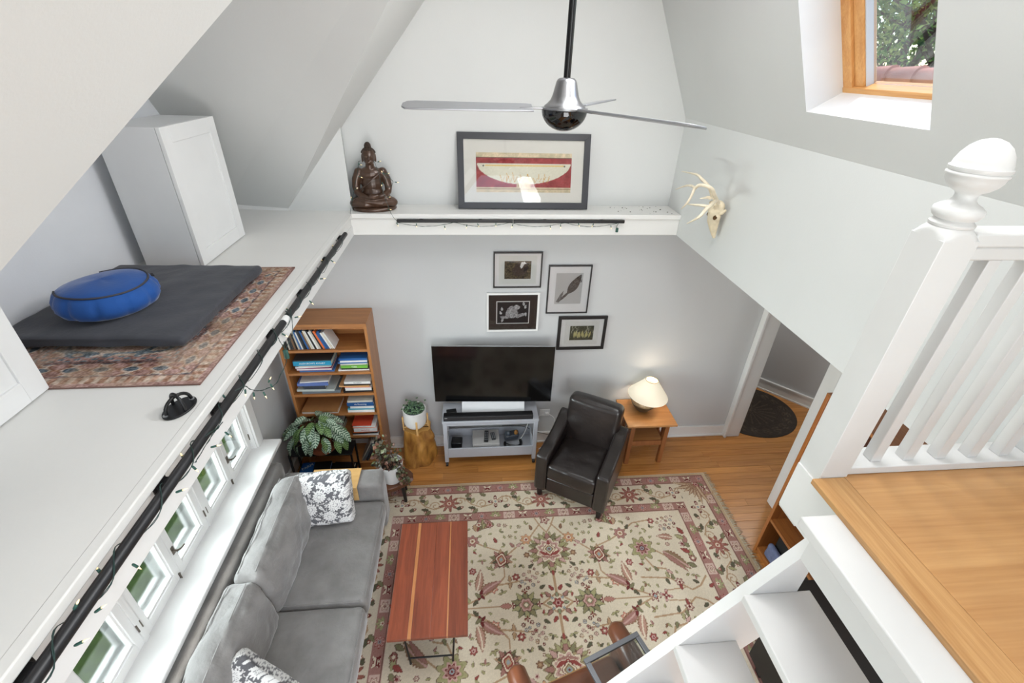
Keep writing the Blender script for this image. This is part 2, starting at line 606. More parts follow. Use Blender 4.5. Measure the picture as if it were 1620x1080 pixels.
# left loft floor / fascia
b = MB(); b.box(XL, -0.893, YR, 3.66, ZC, ZL)
loft = struct('ledge_left', b, ledgep, bevel=0.003)
b = MB(); b.box(-0.905, -0.872, YR, 3.53, ZL-0.03, ZL+0.0015)
struct('trim_2', b, ledgep, bevel=0.004)
b = MB(); b.box(-0.893, -0.883, YR, 3.53, ZC-0.002, ZC+0.07)
struct('trim_3', b, white, bevel=0.002)

# right knee wall and its return into the lower ceiling
b = MB(); b.box(XR, XR+0.12, YR, D, ZC, 3.30)
struct('wall_right_upper', b, plaster_up)
b = MB(); b.box(XR+0.119, 4.8, YR, 5.4, ZC+0.0005, ZC+0.1)
struct('ceiling_lower', b, plaster_lo)
# right roof slope around the skylight opening
Y0, Y1, Z0, Z1 = 1.617, 2.300, 3.440, 4.20
sl = (1, 0, 1/2.15)
nlen = math.sqrt(1+1/2.15**2)
def RS(y, z, off=0.0):
    return (PR(z)+off/nlen, y, z+off/2.15/nlen)
b = MB()
for (ya, yb, za, zb) in ((YR, Y0, 3.27, ZT), (Y1, D, 3.27, ZT), (Y0, Y1, 3.27, Z0), (Y0, Y1, Z1, ZT)):
    b.quad(RS(ya, za), RS(ya, zb), RS(yb, zb), RS(yb, za))
struct('ceiling_right', b, plaster_up)
# skylight shaft, frame, sash, pane
FR = 0.185
f0, f1, g0, g1 = 1.60, 2.318, 3.447, 4.20
b = MB()
b.quad(RS(Y0, Z0), RS(Y1, Z0), RS(f1, g0, FR), RS(f0, g0, FR))
b.quad(RS(Y1, Z0), RS(Y1, Z1), RS(f1, g1, FR), RS(f1, g0, FR))
b.quad(RS(Y0, Z1), RS(Y0, Z0), RS(f0, g0, FR), RS(f0, g1, FR))
b.quad(RS(Y1, Z1), RS(Y0, Z1), RS(f0, g1, FR), RS(f1, g1, FR))
w1 = struct('window_1', b, white)
pine = wood('pine_frame', (196, 132, 68), (226, 172, 108), 2, 0.45, 1.2, rnd=False)
piney = wood('pine_sill', (196, 132, 68), (226, 176, 112), 1, 0.45, 1.2, rnd=False)
def slope_box(mb, ya, yb, za, zb, oa, ob):
    vs = [RS(y_, z_, o_) for o_ in (oa, ob) for z_ in (za, zb) for y_ in (ya, yb)]
    mb.add(vs, [(0, 2, 3, 1), (4, 5, 7, 6), (0, 1, 5, 4), (2, 6, 7, 3), (0, 4, 6, 2), (1, 3, 7, 5)])
    return mb
fm = MB()
slope_box(fm, f1-0.055, f1+0.02, g0-0.02, g1, FR, FR+0.05)
slope_box(fm, f0-0.02, f0+0.055, g0-0.02, g1, FR, FR+0.05)
fm.build('frame', pine, w1, bevel=0.003)
fb = MB(); slope_box(fb, f0-0.02, f1+0.02, g0-0.022, g0+0.020, FR-0.004, FR+0.075)
fb.build('sill_board', piney, w1, bevel=0.003)
fm = MB()
slope_box(fm, f1-0.115, f1-0.056, g0+0.018, g1, FR+0.012, FR+0.07)
slope_box(fm, f0+0.056, f0+0.115, g0+0.018, g1, FR+0.012, FR+0.07)
sash = fm.build('sash', pine, w1, bevel=0.006)
gk = MB()
slope_box(gk, f1-0.122, f1-0.116, g0+0.02, g1, FR+0.02, FR+0.05)
gk.build('glazing_bead', mat('white_bead', (205, 206, 206), 0.5), sash)
slope_pane = MB()
slope_box(slope_pane, f0+0.115, f1-0.12, g0+0.02, g1, FR+0.045, FR+0.05)
slope_pane.build('pane', glass('window_glass', (250, 252, 252), 0.35), w1)

# flat ceiling at the ridge, with the dormer's own flat strip
b = MB(); b.quad((PL(ZT), YR, ZT), (PR(ZT)+0.02, YR, ZT), (PR(ZT)+0.02, D, ZT), (PL(ZT), D, ZT))
b.quad((XL-0.1, 1.90, ZT), (PL(ZT)+0.01, 1.90, ZT), (PL(ZT)+0.01, 2.255, ZT), (XL-0.1, 2.255, ZT))
struct('ceiling', b, plaster_up)
# left roof slope, viewer's side of the dormer
N0 = (PL(2.603), 0.386, 2.603); N1 = (PL(ZT), 1.903, ZT)
b = MB(); b.quad((PL(2.603), YR, 2.603), N0, N1, (PL(ZT), YR, ZT))
struct('ceiling_left', b, plaster_up)
# left roof slope beyond the dormer, the closed triangle and the short knee wall
F0 = (-1.358, 3.607, 2.607); F1 = (0.218, 2.251, ZT)
T0 = (-0.884, 3.607, 3.19); A1 = (-0.922, D, 3.183); A2 = (PL(ZT), D, ZT)
b = MB(); b.add([F0, F1, A2, A1, T0], [(0, 1, 2), (0, 2, 4), (4, 2, 3)])
struct('ceiling_left_rear', b, plaster_up)
b = MB()
b.quad((-1.40, 3.607, 2.55), (-0.884, 3.607, 2.55), T0, F0)
b.quad((-0.884, 3.607, ZL), (-0.975, D, ZL), A1, T0)
struct('wall_left_return', b, plaster_up)
# dormer planes and its baseboard
b = MB()
b.add([(XL-0.05, 3.67, 2.60), (-1.40, 3.62, 2.55), F0, F1, (XL-0.05, 2.251, ZT)], [(0, 1, 2), (0, 2, 3, 4)])
struct('ceiling_dormer', b, plaster_up)
b = MB(); b.add([(XL, 3.64, ZL), (-1.35, 3.598, ZL), (-1.335, 3.598, 2.664), (XL, 3.64, 2.664), (XL, 3.70, ZL), (-1.35, 3.65, ZL), (-1.335, 3.65, 2.664), (XL, 3.70, 2.664)],
                [(0, 1, 2, 3), (4, 5, 6, 7), (3, 2, 6, 7), (0, 1, 5, 4), (1, 2, 6, 5)])
struct('baseboard_dormer', b, white)
b = MB(); b.quad(N0, (XL-0.05, 0.386, 2.603), (XL-0.05, 1.903, ZT), N1)
struct('ceiling_dormer_near', b, plaster_up)

# left outer wall with casement opening
wy0, wy1, wz0, wz1 = 0.76, 3.0, 0.80, 2.02
b = MB()
b.box(XL-0.22, XL, YR, D, -0.01, wz0-0.03)
b.box(XL-0.22, XL, YR, wy0, wz0-0.03, ZC)
b.box(XL-0.22, XL, wy1, D, wz0-0.03, ZC)
b.box(XL-0.22, XL, wy0, wy1, wz1, ZC)
struct('wall_left', b, plaster_lo)
b = MB(); b.box(XL-0.1, XL, YR, D, ZC, ZT)
struct('wall_dormer', b, mat('dormer_plaster', (222, 224, 228), 0.85, bump=0.05, bs=120))
b = MB(); b.box(XL, -0.893, YR, D, ZC-0.004, ZC-0.001)
struct('ceiling_soffit', b, plaster_lo)
# unseen rear wall with two openings added for the rear fill lights
b = MB()
b.box(-2.0, 2.9, YR-0.1, YR, -0.01, 0.25)
b.box(-2.0, -0.6, YR-0.1, YR, 0.25, 2.2)
b.box(2.0, 2.9, YR-0.1, YR, 0.25, 2.2)
b.box(-2.0, 2.9, YR-0.1, YR, 2.2, 2.75)
b.box(-2.0, -1.0, YR-0.1, YR, 2.75, 4.75)
b.box(1.6, 2.9, YR-0.1, YR, 2.75, 4.75)
struct('wall_rear', b, plaster_up)
# right lower wall with the hall opening
b = MB()
b.box(2.87, 3.02, YR, 2.83, -0.01, ZC)
b.box(2.87, 3.02, 2.83, 3.765, 2.08, ZC)
struct('wall_right', b, plaster_lo)
b = MB()
b.box(2.868, 3.03, 3.745, 3.80, 0, 2.1)
b.box(2.845, 2.872, 3.728, 3.798, 0, 2.18)
struct('door_1', b, trimw, bevel=0.004)
b = MB()
b.box(2.842, 2.87, 2.70, 2.838, 0, 2.18)
b.box(2.868, 3.03, 2.812, 2.838, 0, 2.1)
b.box(2.8435, 2.8695, 2.702, 3.79, 2.08, 2.199)
struct('trim_4', b, trimw, bevel=0.004)
# hall beyond
ha = Vector((3.785, 4.65, 0)); hd = Vector((0.675, -0.737, 0)).normalized()
p0 = ha-hd*1.3; p1 = ha+hd*2.2
nrm = Vector((0.737, 0.675, 0)).normalized()
def strip(mb, a, c, n_, t0, t1, z0, z1):
    vs = [Vector(p)+n_*t + Vector((0, 0, z)) for z in (z0, z1) for t in (t0, t1) for p in (a, c)]
    mb.add(vs, [(0, 2, 3, 1), (4, 5, 7, 6), (0, 1, 5, 4), (2, 6, 7, 3), (0, 4, 6, 2), (1, 3, 7, 5)])
b = MB(); strip(b, p0, p1, nrm, 0.0, 0.1, -0.01, ZC)
struct('wall_hall', b, plaster_lo)
b = MB(); strip(b, p0, p1, nrm, -0.018, 0.0, 0, 0.13); strip(b, p0, p1, nrm, -0.028, 0.0, 0.13, 0.15); strip(b, p0, p1, nrm, -0.03, 0.0, 0, 0.018)
struct('baseboard_hall', b, trimw)
b = MB(); b.box(3.0, 3.02, D+0.1, 5.4, -0.01, ZC)
struct('wall_hall_left', b, plaster_lo)
b = MB(); b.box(4.7, 4.8, YR, 5.4, -0.01, ZC); b.box(2.9, 4.8, YR-0.1, YR, -0.01, ZC)
struct('wall_hall_right', b, plaster_lo)
# baseboards
b = MB()
b.box(XL, 2.845, D-0.018, D, 0, 0.115); b.box(XL, 2.845, D-0.026, D, 0.115, 0.14); b.box(XL, 2.845, D-0.034, D, 0, 0.02)
struct('baseboard_back', b, trimw, bevel=0.003)
b = MB()
b.box(XL, XL+0.018, YR, D-0.034, 0, 0.115); b.box(XL, XL+0.026, YR, D-0.034, 0.115, 0.14)
struct('baseboard_left', b, trimw, bevel=0.003)
b = MB()
b.box(2.852, 2.87, YR, 2.70, 0, 0.115); b.box(2.844, 2.87, YR, 2.70, 0.115, 0.14)
struct('baseboard_right', b, trimw, bevel=0.003)

# ------------------------------------------------------------------ casements
b = MB()
b.box(-1.86, -1.635, wy0-0.1, wy1+0.10, wz0-0.032, wz0)
struct('trim_5', b, white, bevel=0.008)
b = MB()
b.box(XL, XL+0.022, wy1, wy1+0.09, wz0, wz1+0.09)
b.box(-1.90, XL+0.006, wy1-0.012, wy1+0.006, wz0, wz1)
b.box(XL, XL+0.022, wy0-0.09, wy0, wz0, wz1+0.09)
b.box(XL, XL+0.022, wy0-0.09, wy1+0.09, wz1, wz1+0.09)
struct('trim_6', b, white, bevel=0.003)
lawn = MB().box(-14, -2.55, -8, 14, -0.4, -0.3)
tag(lawn.build('lawn', mat('grass', (126, 152, 74), 0.95, var=0.35, vs=9, bump=0.6, bs=140)), 'sunlit green lawn outside the left casement windows', 'lawn', kind='stuff')
paving = MB().box(-2.55, -2.02, -8, 14, -0.4, -0.26)
o = paving.build('stone_path', mat('slate_stone', (124, 126, 130), 0.8, var=0.2, vs=5)); tag(o, 'grey stone strip along the outside of the left windows', 'path'); o['kind'] = 'structure'
iron = mat('dark_iron', (96, 88, 78), 0.5, 0.2)
sw = (wy1-wy0)/6
wglass = glass('casement_glass', (246, 250, 249), 0.9)
XS = -1.835
for wi in range(3):
    ya = wy1-(2*wi+2)*sw; yb = wy1-2*wi*sw
    fr = MB()
    fr.box(XS-0.13, XS+0.012, ya-0.0005 if wi < 2 else ya, ya+0.016, wz0, wz1)
    fr.box(XS-0.13, XS+0.012, yb-0.016, yb, wz0, wz1)
    fr.box(XS-0.13, XS+0.002, ya+0.016, yb-0.016, wz0-0.02, wz0+0.012)
    fr.box(XS-0.06, XS+0.002, ya+0.016, yb-0.016, wz1-0.03, wz1)
    win = struct('window_%d' % (wi+2), fr, white)
    for si in range(2):
        s0 = ya+0.0165+si*(sw-0.0165+0.0005); s1 = s0+sw-0.0175
        st = MB(); x0, x1 = XS-0.03, XS+0.006
        st.box(x0, x1, s0, s0+0.046, wz0+0.012, wz1-0.03); st.box(x0, x1, s1-0.046, s1, wz0+0.012, wz1-0.03)
        st.box(x0, x1, s0+0.046, s1-0.046, wz0+0.012, wz0+0.070); st.box(x0, x1, s0+0.046, s1-0.046, wz1-0.1, wz1-0.03)
        # stepped glazing bead
        st.box(x0-0.006, x1-0.012, s0+0.046, s0+0.056, wz0+0.070, wz1-0.1); st.box(x0-0.006, x1-0.012, s1-0.056, s1-0.046, wz0+0.070, wz1-0.1)
        st.box(x0-0.006, x1-0.012, s0+0.056, s1-0.056, wz0+0.070, wz0+0.080)
        so = st.build('sash', white, win, bevel=0.002)
        MB().box(x0+0.004, x0+0.007, s0+0.04, s1-0.04, wz0+0.065, wz1-0.09).build('pane', wglass, so)
        # storm sash further out
        xo = XS-0.115
        sm = MB()
        sm.box(xo-0.02, xo, s0, s0+0.024, wz0-0.02, wz1); sm.box(xo-0.02, xo, s1-0.024, s1, wz0-0.02, wz1)
        sm.box(xo-0.02, xo, s0+0.024, s1-0.024, wz0-0.02, wz0+0.03)
        sm.box(xo-0.006, xo+0.012, s0+0.024, s0+0.034, wz0+0.03, wz1); sm.box(xo-0.006, xo+0.012, s1-0.034, s1-0.024, wz0+0.03, wz1)
        sm.box(xo-0.006, xo+0.012, s0+0.034, s1-0.034, wz0+0.03, wz0+0.042)
        sm.build('storm_sash', white, win, bevel=0.002)
        # hinge barrel and plate
        yh = s1+0.003 if si == 1 else s0-0.003
        h = MB(); h.tube([(XS+0.010, yh, 0.905), (XS+0.010, yh, 0.955)], 0.0045, 8)
        h.ball((XS+0.010, yh, 0.958), 0.0045, 8, 6); h.ball((XS+0.010, yh, 0.902), 0.0045, 8, 6)
        h.build('hinge', iron, win, smooth=40)
    # latch and foot bolt on the meeting stile
    ym = (ya+yb)/2
    la = MB(); la.box(XS+0.006, XS+0.010, ym+0.012, ym+0.034, 0.985, 1.045)
    la.tube([(XS+0.010, ym+0.022, 1.015), (XS+0.035, ym+0.022, 1.015)], 0.007, 8)
    la.tube([(XS+0.032, ym+0.022, 1.012), (XS+0.040, ym+0.045, 1.004), (XS+0.042, ym+0.075, 1.0)], [0.006, 0.005, 0.006], 8)
    la.build('latch', iron, win, smooth=40)
    bo = MB(); bo.box(XS+0.006, XS+0.010, ym-0.024, ym-0.014, 0.806, 0.850)
    bo.tube([(XS+0.014, ym-0.019, 0.803), (XS+0.014, ym-0.019, 0.845)], 0.003, 8); bo.ball((XS+0.014, ym-0.019, 0.849), 0.006, 8, 6)
    bo.build('foot_bolt', iron, win, smooth=40)

# ------------------------------------------------------------------ landing
b = MB(); b.box(0.985, XR, YR, 0.938, 2.40, 2.5815)
lan = struct('floor_landing', b, white)
oakl = wood('landing_oak', (172, 120, 66), (202, 154, 98), 0, 0.33, 0.55, rnd=False, coat=0.3)
oakn = wood('landing_nosing', (172, 122, 68), (206, 160, 104), 1, 0.4, 1.3, rnd=False)
MB().box(1.0664, XR, YR, 0.866, 2.582, 2.600).build('oak_panel', oakl, lan)
MB().box(0.968, 1.0664, YR, 0.857, 2.582, 2.6005).build('nosing_board', oakn, lan, bevel=0.002)

# ------------------------------------------------------------------ railing
gloss = mat('white_gloss_paint', (215, 215, 213), 0.3, bump=0.03, bs=22)
rail = thing('stair_railing', 'white painted balustrade with turned newel post on the oak landing', 'railing', (1.033, 0.9, 2.6))
X = 1.033; Yn = 0.9; Zb = 2.6
h = 0.042
def nb(mb):
    mb.v = [(a-X, c-Yn, d-Zb) for a, c, d in mb.v]
    return mb
n_ = MB(); n_.box(X-h, X+h, Yn-h, Yn+h, 2.385, 3.3035)
newel = nb(n_).build('newel_post', gloss, rail, bevel=0.0015)
# domed cap where square turns to round
cap = []
for i in range(7):
    t = i/6
    cap.append((h*1.38-t*(h*1.38-0.037), 3.302+0.026*t))
n_ = MB()
nn_ = 32
vs = []; fs = []
for r_, z_ in cap:
    for k in range(nn_):
        a = 2*PI*k/nn_
        cx_, sx_ = math.cos(a), math.sin(a)
        lim = h/max(abs(cx_), abs(sx_))
        q = min(r_, lim*1.0)
        vs.append((X+q*cx_, Yn+q*sx_, z_))
for i in range(len(cap)-1):
    for k in range(nn_):
        fs.append((i*nn_+k, i*nn_+(k+1) % nn_, (i+1)*nn_+(k+1) % nn_, (i+1)*nn_+k))
fs.append(tuple((len(cap)-1)*nn_+k for k in range(nn_)))
n_.add(vs, fs)
nb(n_).build('cap', gloss, newel, smooth=50)
prof = [(0.030, 3.322), (0.040, 3.327), (0.041, 3.333), (0.036, 3.337), (0.034, 3.341), (0.041, 3.346), (0.045, 3.354), (0.044, 3.363), (0.036, 3.370), (0.026, 3.375),
        (0.0205, 3.382), (0.0195, 3.390), (0.022, 3.396), (0.033, 3.402), (0.043, 3.411), (0.0485, 3.421), (0.0495, 3.428), (0.0525, 3.431), (0.0525, 3.435), (0.0495, 3.437), (0.0525, 3.441), (0.0525, 3.446), (0.049, 3.448),
        (0.048, 3.456), (0.043, 3.470), (0.034, 3.484), (0.022, 3.494), (0.008, 3.499), (0.0005, 3.500)]
n_ = MB(); n_.lathe(prof, (X, Yn, 0), 40)
nb(n_).build('finial', gloss, newel, smooth=60)
n_ = MB(); n_.box(X+h, XR-0.001, Yn-0.030, Yn+0.030, 3.285, 3.318); n_.box(X+h, XR-0.001, Yn-0.022, Yn+0.022, 3.252, 3.285)
nb(n_).build('handrail', gloss, rail, bevel=0.006, seg=3)
n_ = MB(); n_.box(X+h, XR-0.001, Yn-0.036, Yn+0.045, 2.601, 2.628)
nb(n_).build('base_rail', gloss, rail, bevel=0.003)
for i in range(5):
    bx = 1.172+i*0.1035
    n_ = MB(); n_.box(bx-0.016, bx+0.016, Yn-0.016, Yn+0.016, 2.628, 3.252)
    nb(n_).build('baluster', gloss, rail, bevel=0.002)

# ------------------------------------------------------------------ stair
st = thing('staircase', 'steep white painted open-riser stair leading down from the oak landing', 'stairs', (0.2, 0.45, 0))
def sb(mb):
    mb.v = [(a-0.2, c-0.45, d) for a, c, d in mb.v]
    return mb
sm_ = (2.435-1.643)/(0.953-0.479)
def ST(x): return 2.435+(x-0.953)*sm_
for ya, yb in ((0.743, 0.780), (0.085, 0.122)):
    zt = 2.478
    xt = 0.953+(zt-2.435)/sm_
    poly = [(xt, zt), (0.984, zt), (0.984, 2.03), (0.984-2.03/sm_, 0.0), (0.953-2.435/sm_, 0.0)]
    n_ = MB(); n_.prism(poly, 1, ya, yb)
    sb(n_).build('stringer', gloss, st)
n_ = MB(); n_.box(0.868, 0.9845, 0.06, 0.748, 2.548, 2.583)
sb(n_).build('tread', gloss, st, bevel=0.004)
n_ = MB(); n_.box(0.93, 0.95, 0.122, 0.743, 2.40, 2.548)
sb(n_).build('riser', gloss, st)
tx, tz = 0.811, 2.231
k = 0
while tz > 0.1:
    n_ = MB(); n_.box(tx, tx+0.215, 0.1215, 0.7435, tz-0.032, tz)
    sb(n_).build('tread', gloss, st, bevel=0.003)
    tx -= 0.158; tz -= 0.275
# ------------------------------------------------------------------ area rug
CW, CH = 3.46, 2.47
BEI = (216, 203, 180); ROSE = (164, 120, 110); PINK = (196, 158, 148); DRED = (112, 44, 44); RED = (146, 72, 66)
GRN = (128, 124, 92); LGR = (164, 158, 116); DGR = (92, 90, 70); TAN = (178, 146, 114); BRN = (140, 106, 82); OUT = (104, 76, 62); BLU = (150, 158, 160); CRM = (222, 208, 184)
c = Canvas(CW, CH, 0.0052, BEI)
hx, hy = CW/2, CH/2
def ring(d0, d1, col):
    c.rect(-hx+d0, hx-d0, hy-d1, hy-d0, col); c.rect(-hx+d0, hx-d0, -hy+d0, -hy+d1, col)
    c.rect(-hx+d0, -hx+d1, -hy+d0, hy-d0, col); c.rect(hx-d1, hx-d0, -hy+d0, hy-d0, col)
ring(0.0, 0.028, (190, 166, 134))
for d0 in (0.030, 0.350):
    ring(d0, d0+0.095, ROSE)
    ring(d0+0.004, d0+0.009, OUT); ring(d0+0.086, d0+0.091, OUT)
# motifs in the two guard bands
def band(d):
    perim = []
    per = 0.125
    nxs = int(2*(hx-d)/per)
    for i in range(nxs+1):
        xx = -hx+d+i*2*(hx-d)/nxs
        perim += [(xx, hy-d, 0, i), (xx, -hy+d, PI, i+2)]
    nys = int(2*(hy-d)/per)
    for i in range(1, nys):
        yy = -hy+d+i*2*(hy-d)/nys
        perim += [(hx-d, yy, -PI/2, i), (-hx+d, yy, PI/2, i+1)]
    for xx, yy, a, i in perim:
        t = i % 4
        if t == 0:
            c.rect(xx-0.05, xx+0.05, yy-0.038, yy+0.038, (206, 178, 164)) if abs(a) in (0, PI) else c.rect(xx-0.038, xx+0.038, yy-0.05, yy+0.05, (206, 178, 164))
            c.flower(xx, yy, 0.040, 6, [(1, ROSE), (0.75, CRM), (0.5, PINK), (0.28, DRED), (0.12, CRM)])
        elif t == 1:
            for q in (-1, 1):
                c.leaf(xx, yy, 0.052, 0.03, a+PI/2+q*0.9, CRM, DRED, 3)
                c.leaf(xx, yy, 0.048, 0.03, a-PI/2+q*1.0, DRED, CRM, 2)
            c.leaf(xx-0.03*math.cos(a), yy-0.03*math.sin(a), 0.07, 0.02, a, DRED, CRM)
        elif t == 2:
            c.flower(xx, yy, 0.045, 8, [(1, RED), (0.82, PINK), (0.6, ROSE), (0.3, BLU), (0.14, DRED)])
        else:
            for q in range(5):
                c.leaf(xx, yy, 0.055, 0.032, a+PI/2+(q-2)*0.75, LGR, GRN, 3)
            c.flower(xx, yy, 0.018, 5, [(1, CRM), (0.5, RED)])
band(0.078); band(0.398)
# main border
def spiral(x0, y0, r0, turns, a0, w, sg=1):
    pts = []
    for i in range(26):
        t = i/25
        r_ = r0*(1-0.8*t); a = a0+sg*turns*2*PI*t
        pts.append((x0+r_*math.cos(a), y0+r_*math.sin(a)))
    c.line(pts, w, TAN)
dB = 0.238
def border_side(L, tx):
    """tx maps (s,t) along the side to rug coordinates, a returns angle"""
    n = int(round(2*L/0.42)); st_ = 2*L/n
    for i in range(n+1):
        s0 = -L+i*st_
        P = lambda ds, dt: tx(s0+ds, dt)
        A = lambda a: tx.ang(a)
        c.line([P(0, 0), P(0.07, 0.06), P(0.15, 0.05), P(0.21, -0.02), P(0.30, -0.06), P(0.40, -0.03), P(0.42, 0)], 0.011, TAN)
        q = P(0.10, 0.02); spiral(*q, 0.05, 1.3, 0, 0.009); q = P(0.31, -0.02); spiral(*q, 0.05, 1.3, PI, 0.009, -1)
        if i % 2 == 0:
            q = P(0, 0); c.flower(*q, 0.072, 4, [(1, OUT), (0.93, DRED), (0.74, CRM), (0.62, ROSE), (0.36, CRM), (0.2, BLU)], 0.45)
        else:
            q = P(0, 0); c.flower(*q, 0.10, 9, [(1, OUT), (0.94, (150, 92, 78)), (0.62, ROSE), (0.4, (160, 98, 84)), (0.22, CRM), (0.12, RED)], 0.26)
        for ds, dt, a, g in ((0.15, 0.07, 0.6, GRN), (0.16, 0.055, -0.4, DGR), (0.27, -0.075, -2.4, GRN), (0.25, -0.07, 2.9, DGR), (0.21, -0.01, 1.2, LGR), (0.07, -0.07, 0.4, DGR), (0.35, 0.07, 2.6, GRN)):
            q = P(ds, dt); c.leaf(q[0], q[1], 0.075, 0.042, A(a), g, OUT, 3)
        for ds, dt in ((0.2, 0.085), (0.22, -0.085), (0.12, -0.05)):
            q = P(ds, dt); c.flower(*q, 0.016, 5, [(1, RED), (0.5, CRM)])
class TX:
    def __init__(s, f, rot): s.f = f; s.rot = rot
    def __call__(s, a, b_): return s.f(a, b_)
    def ang(s, a): return a+s.rot
border_side(hx-0.42, TX(lambda a, t: (a, hy-dB+t), 0)); border_side(hx-0.42, TX(lambda a, t: (-a, -hy+dB-t), PI))
border_side(hy-0.42, TX(lambda a, t: (hx-dB+t, -a), -PI/2)); border_side(hy-0.42, TX(lambda a, t: (-hx+dB-t, a), PI/2))
# corner fans in the main border
for sx in (-1, 1):
    for sy in (-1, 1):
        ox, oy = sx*(hx-0.14), sy*(hy-0.15)
        w_ = c.win(sx*(hx-dB), sy*(hy-dB), 0.105)
        c.put(w_, np.ones(w_[2].shape, bool), BEI)
        for k in range(7):
            a = math.atan2(-sy, -sx)+(k-3)*0.26
            L = 0.25 if abs(k-3) > 1 else 0.18
            c.leaf(ox, oy, L, 0.052, a, (158, 124, 98), BRN, 9, (196, 172, 142), 0.18*(k-3)/3)
        c.flower(ox, oy, 0.035, 6, [(1, RED), (0.6, PINK), (0.3, DRED)])
# field
def sym(f, xs=(-1, 1), ys=(-1, 1)):
    for sx in xs:
        for sy in ys:
            f(sx, sy)
def dang(a, sx, sy):
    return math.atan2(math.sin(a)*sy, math.cos(a)*sx)
def vines(sx, sy):
    V = lambda pts, w=0.013: c.line([(x_*sx, y_*sy) for x_, y_ in pts], w, TAN)
    V([(0, 0.06), (0, 0.27)], 0.016); V([(0.0, 0.08), (0.12, 0.0)], 0.014)
    V([(0, 0.63), (0.05, 0.70), (0.09, 0.79)]); V([(0.05, 0.72), (0.17, 0.57), (0.28, 0.50), (0.40, 0.40)])
    V([(0.40, 0.46), (0.55, 0.52), (0.66, 0.58), (0.80, 0.68), (0.95, 0.70)])
    V([(0.40, 0.30), (0.40, 0.24), (0.46, 0.17), (0.31, 0.19), (0.22, 0.20)]); V([(0.46, 0.17), (0.55, 0.10), (0.64, 0.06), (0.78, 0.0)])
    V([(0.34, 0.0), (0.78, 0.0)], 0.015); V([(0.80, 0.34), (0.85, 0.24), (0.95, 0.22)]); V([(0.88, 0.42), (1.0, 0.33), (1.1, 0.28)])
    V([(0.72, 0.16), (0.95, 0.14), (1.1, 0.03), (1.18, 0.06), (1.26, 0.14)]); V([(1.05, 0.05), (0.88, 0.04)], 0.01)
    V([(0.05, 0.50), (0.03, 0.62)])
sym(vines)
def field(sx, sy):
    Lf = lambda x_, y_, L, W_, a, col, e=OUT, s_=3, v=None, bd=0: c.leaf(x_*sx, y_*sy, L, W_, dang(a, sx, sy), col, e, s_, v, bd*sx*sy)
    Fl = lambda x_, y_, r_, n, rings, d=0.22, q=1.0: c.flower(x_*sx, y_*sy, r_, n, rings, d, 0.3, q)
    # palmettes near the upper field
    for k in range(9):
        a = -PI/2+(k-4)*0.62
        Lf(0.42, 0.39, 0.105, 0.05, a+PI if abs(k-4) > 2 else a+PI, [ROSE, TAN, GRN][k % 3], OUT, 4)
    for k in range(6):
        Lf(0.42, 0.39, 0.085, 0.035, -PI/2+(k-2.5)*0.5, [ROSE, DGR][k % 2], OUT, 3)
    Fl(0.42, 0.39, 0.052, 4, [(1, DRED), (0.84, CRM), (0.66, RED), (0.44, TAN), (0.24, BLU)], 0.1, 0.75)
    # large green rosette
    Fl(0.81, 0.42, 0.118, 8, [(1, OUT), (0.95, LGR), (0.72, (152, 148, 104)), (0.6, PINK), (0.44, DRED), (0.34, ROSE), (0.24, DRED), (0.16, BLU), (0.07, DRED)], 0.16)
    Fl(0.66, 0.58, 0.062, 7, [(1, OUT), (0.93, ROSE), (0.6, (150, 92, 84)), (0.4, CRM), (0.25, TAN), (0.1, DRED)], 0.14)
    Fl(0.19, 0.57, 0.056, 7, [(1, OUT), (0.93, (206, 158, 120)), (0.55, (186, 128, 98)), (0.4, CRM), (0.22, RED)], 0.16)
    Fl(0.50, 0.145, 0.045, 6, [(1, OUT), (0.92, (196, 138, 118)), (0.55, CRM), (0.3, RED)], 0.16)
    Fl(0.87, 0.0, 0.055, 4, [(1, OUT), (0.92, PINK), (0.6, RED), (0.35, DRED), (0.15, CRM)], 0.35)
    Fl(0.78, 0.0, 0.05, 6, [(1, DRED), (0.75, CRM), (0.55, RED), (0.3, BLU)], 0.3)
    Fl(1.02, 0.10, 0.038, 6, [(1, OUT), (0.9, ROSE), (0.6, CRM), (0.3, DRED)], 0.15)
    Fl(0.66, 0.30, 0.034, 6, [(1, OUT), (0.9, RED), (0.5, PINK), (0.2, DRED)], 0.15)
    Fl(0.20, 0.42, 0.030, 6, [(1, OUT), (0.9, BRN), (0.4, TAN)], 0.15); Fl(0.16, 0.36, 0.016, 5, [(1, DRED), (0.5, CRM)]); Fl(0.23, 0.49, 0.018, 5, [(1, PINK), (0.5, DRED)])
    # bouquets of little rosettes
    for bx, by in ((0.20, 0.20), (1.10, 0.66)):
        k = 0
        for j in range(4):
            for i in range(4):
                px = bx+(i-1.5)*0.045+(j % 2)*0.02; py = by+(j-1.5)*0.038-(i-1.5)*0.022*(1 if bx < 0.5 else -0.3)
                Fl(px, py, 0.018 if (i+j) % 3 else 0.013, 7, [(1, OUT), (0.8, [ROSE, BLU, DRED, TAN, PINK][k % 5]), (0.45, CRM), (0.25, DRED)], 0.12)
                k += 1
        Fl(bx+(0.11 if bx < 0.5 else -0.12), by+0.03, 0.034, 6, [(1, OUT), (0.9, RED), (0.5, ROSE), (0.25, CRM)], 0.14)
    # feathered leaves
    Lf(0.60, 0.10, 0.20, 0.085, 2.35, ROSE, BRN, 8, PINK, 0.25); Lf(0.63, 0.13, 0.19, 0.075, 1.95, (182, 140, 122), BRN, 8, CRM, -0.2)
    Lf(0.98, 0.38, 0.26, 0.10, -0.62, (146, 124, 96), BRN, 10, PINK, -0.15); Lf(0.98, 0.36, 0.24, 0.05, -0.72, ROSE, BRN, 8, None, -0.15)
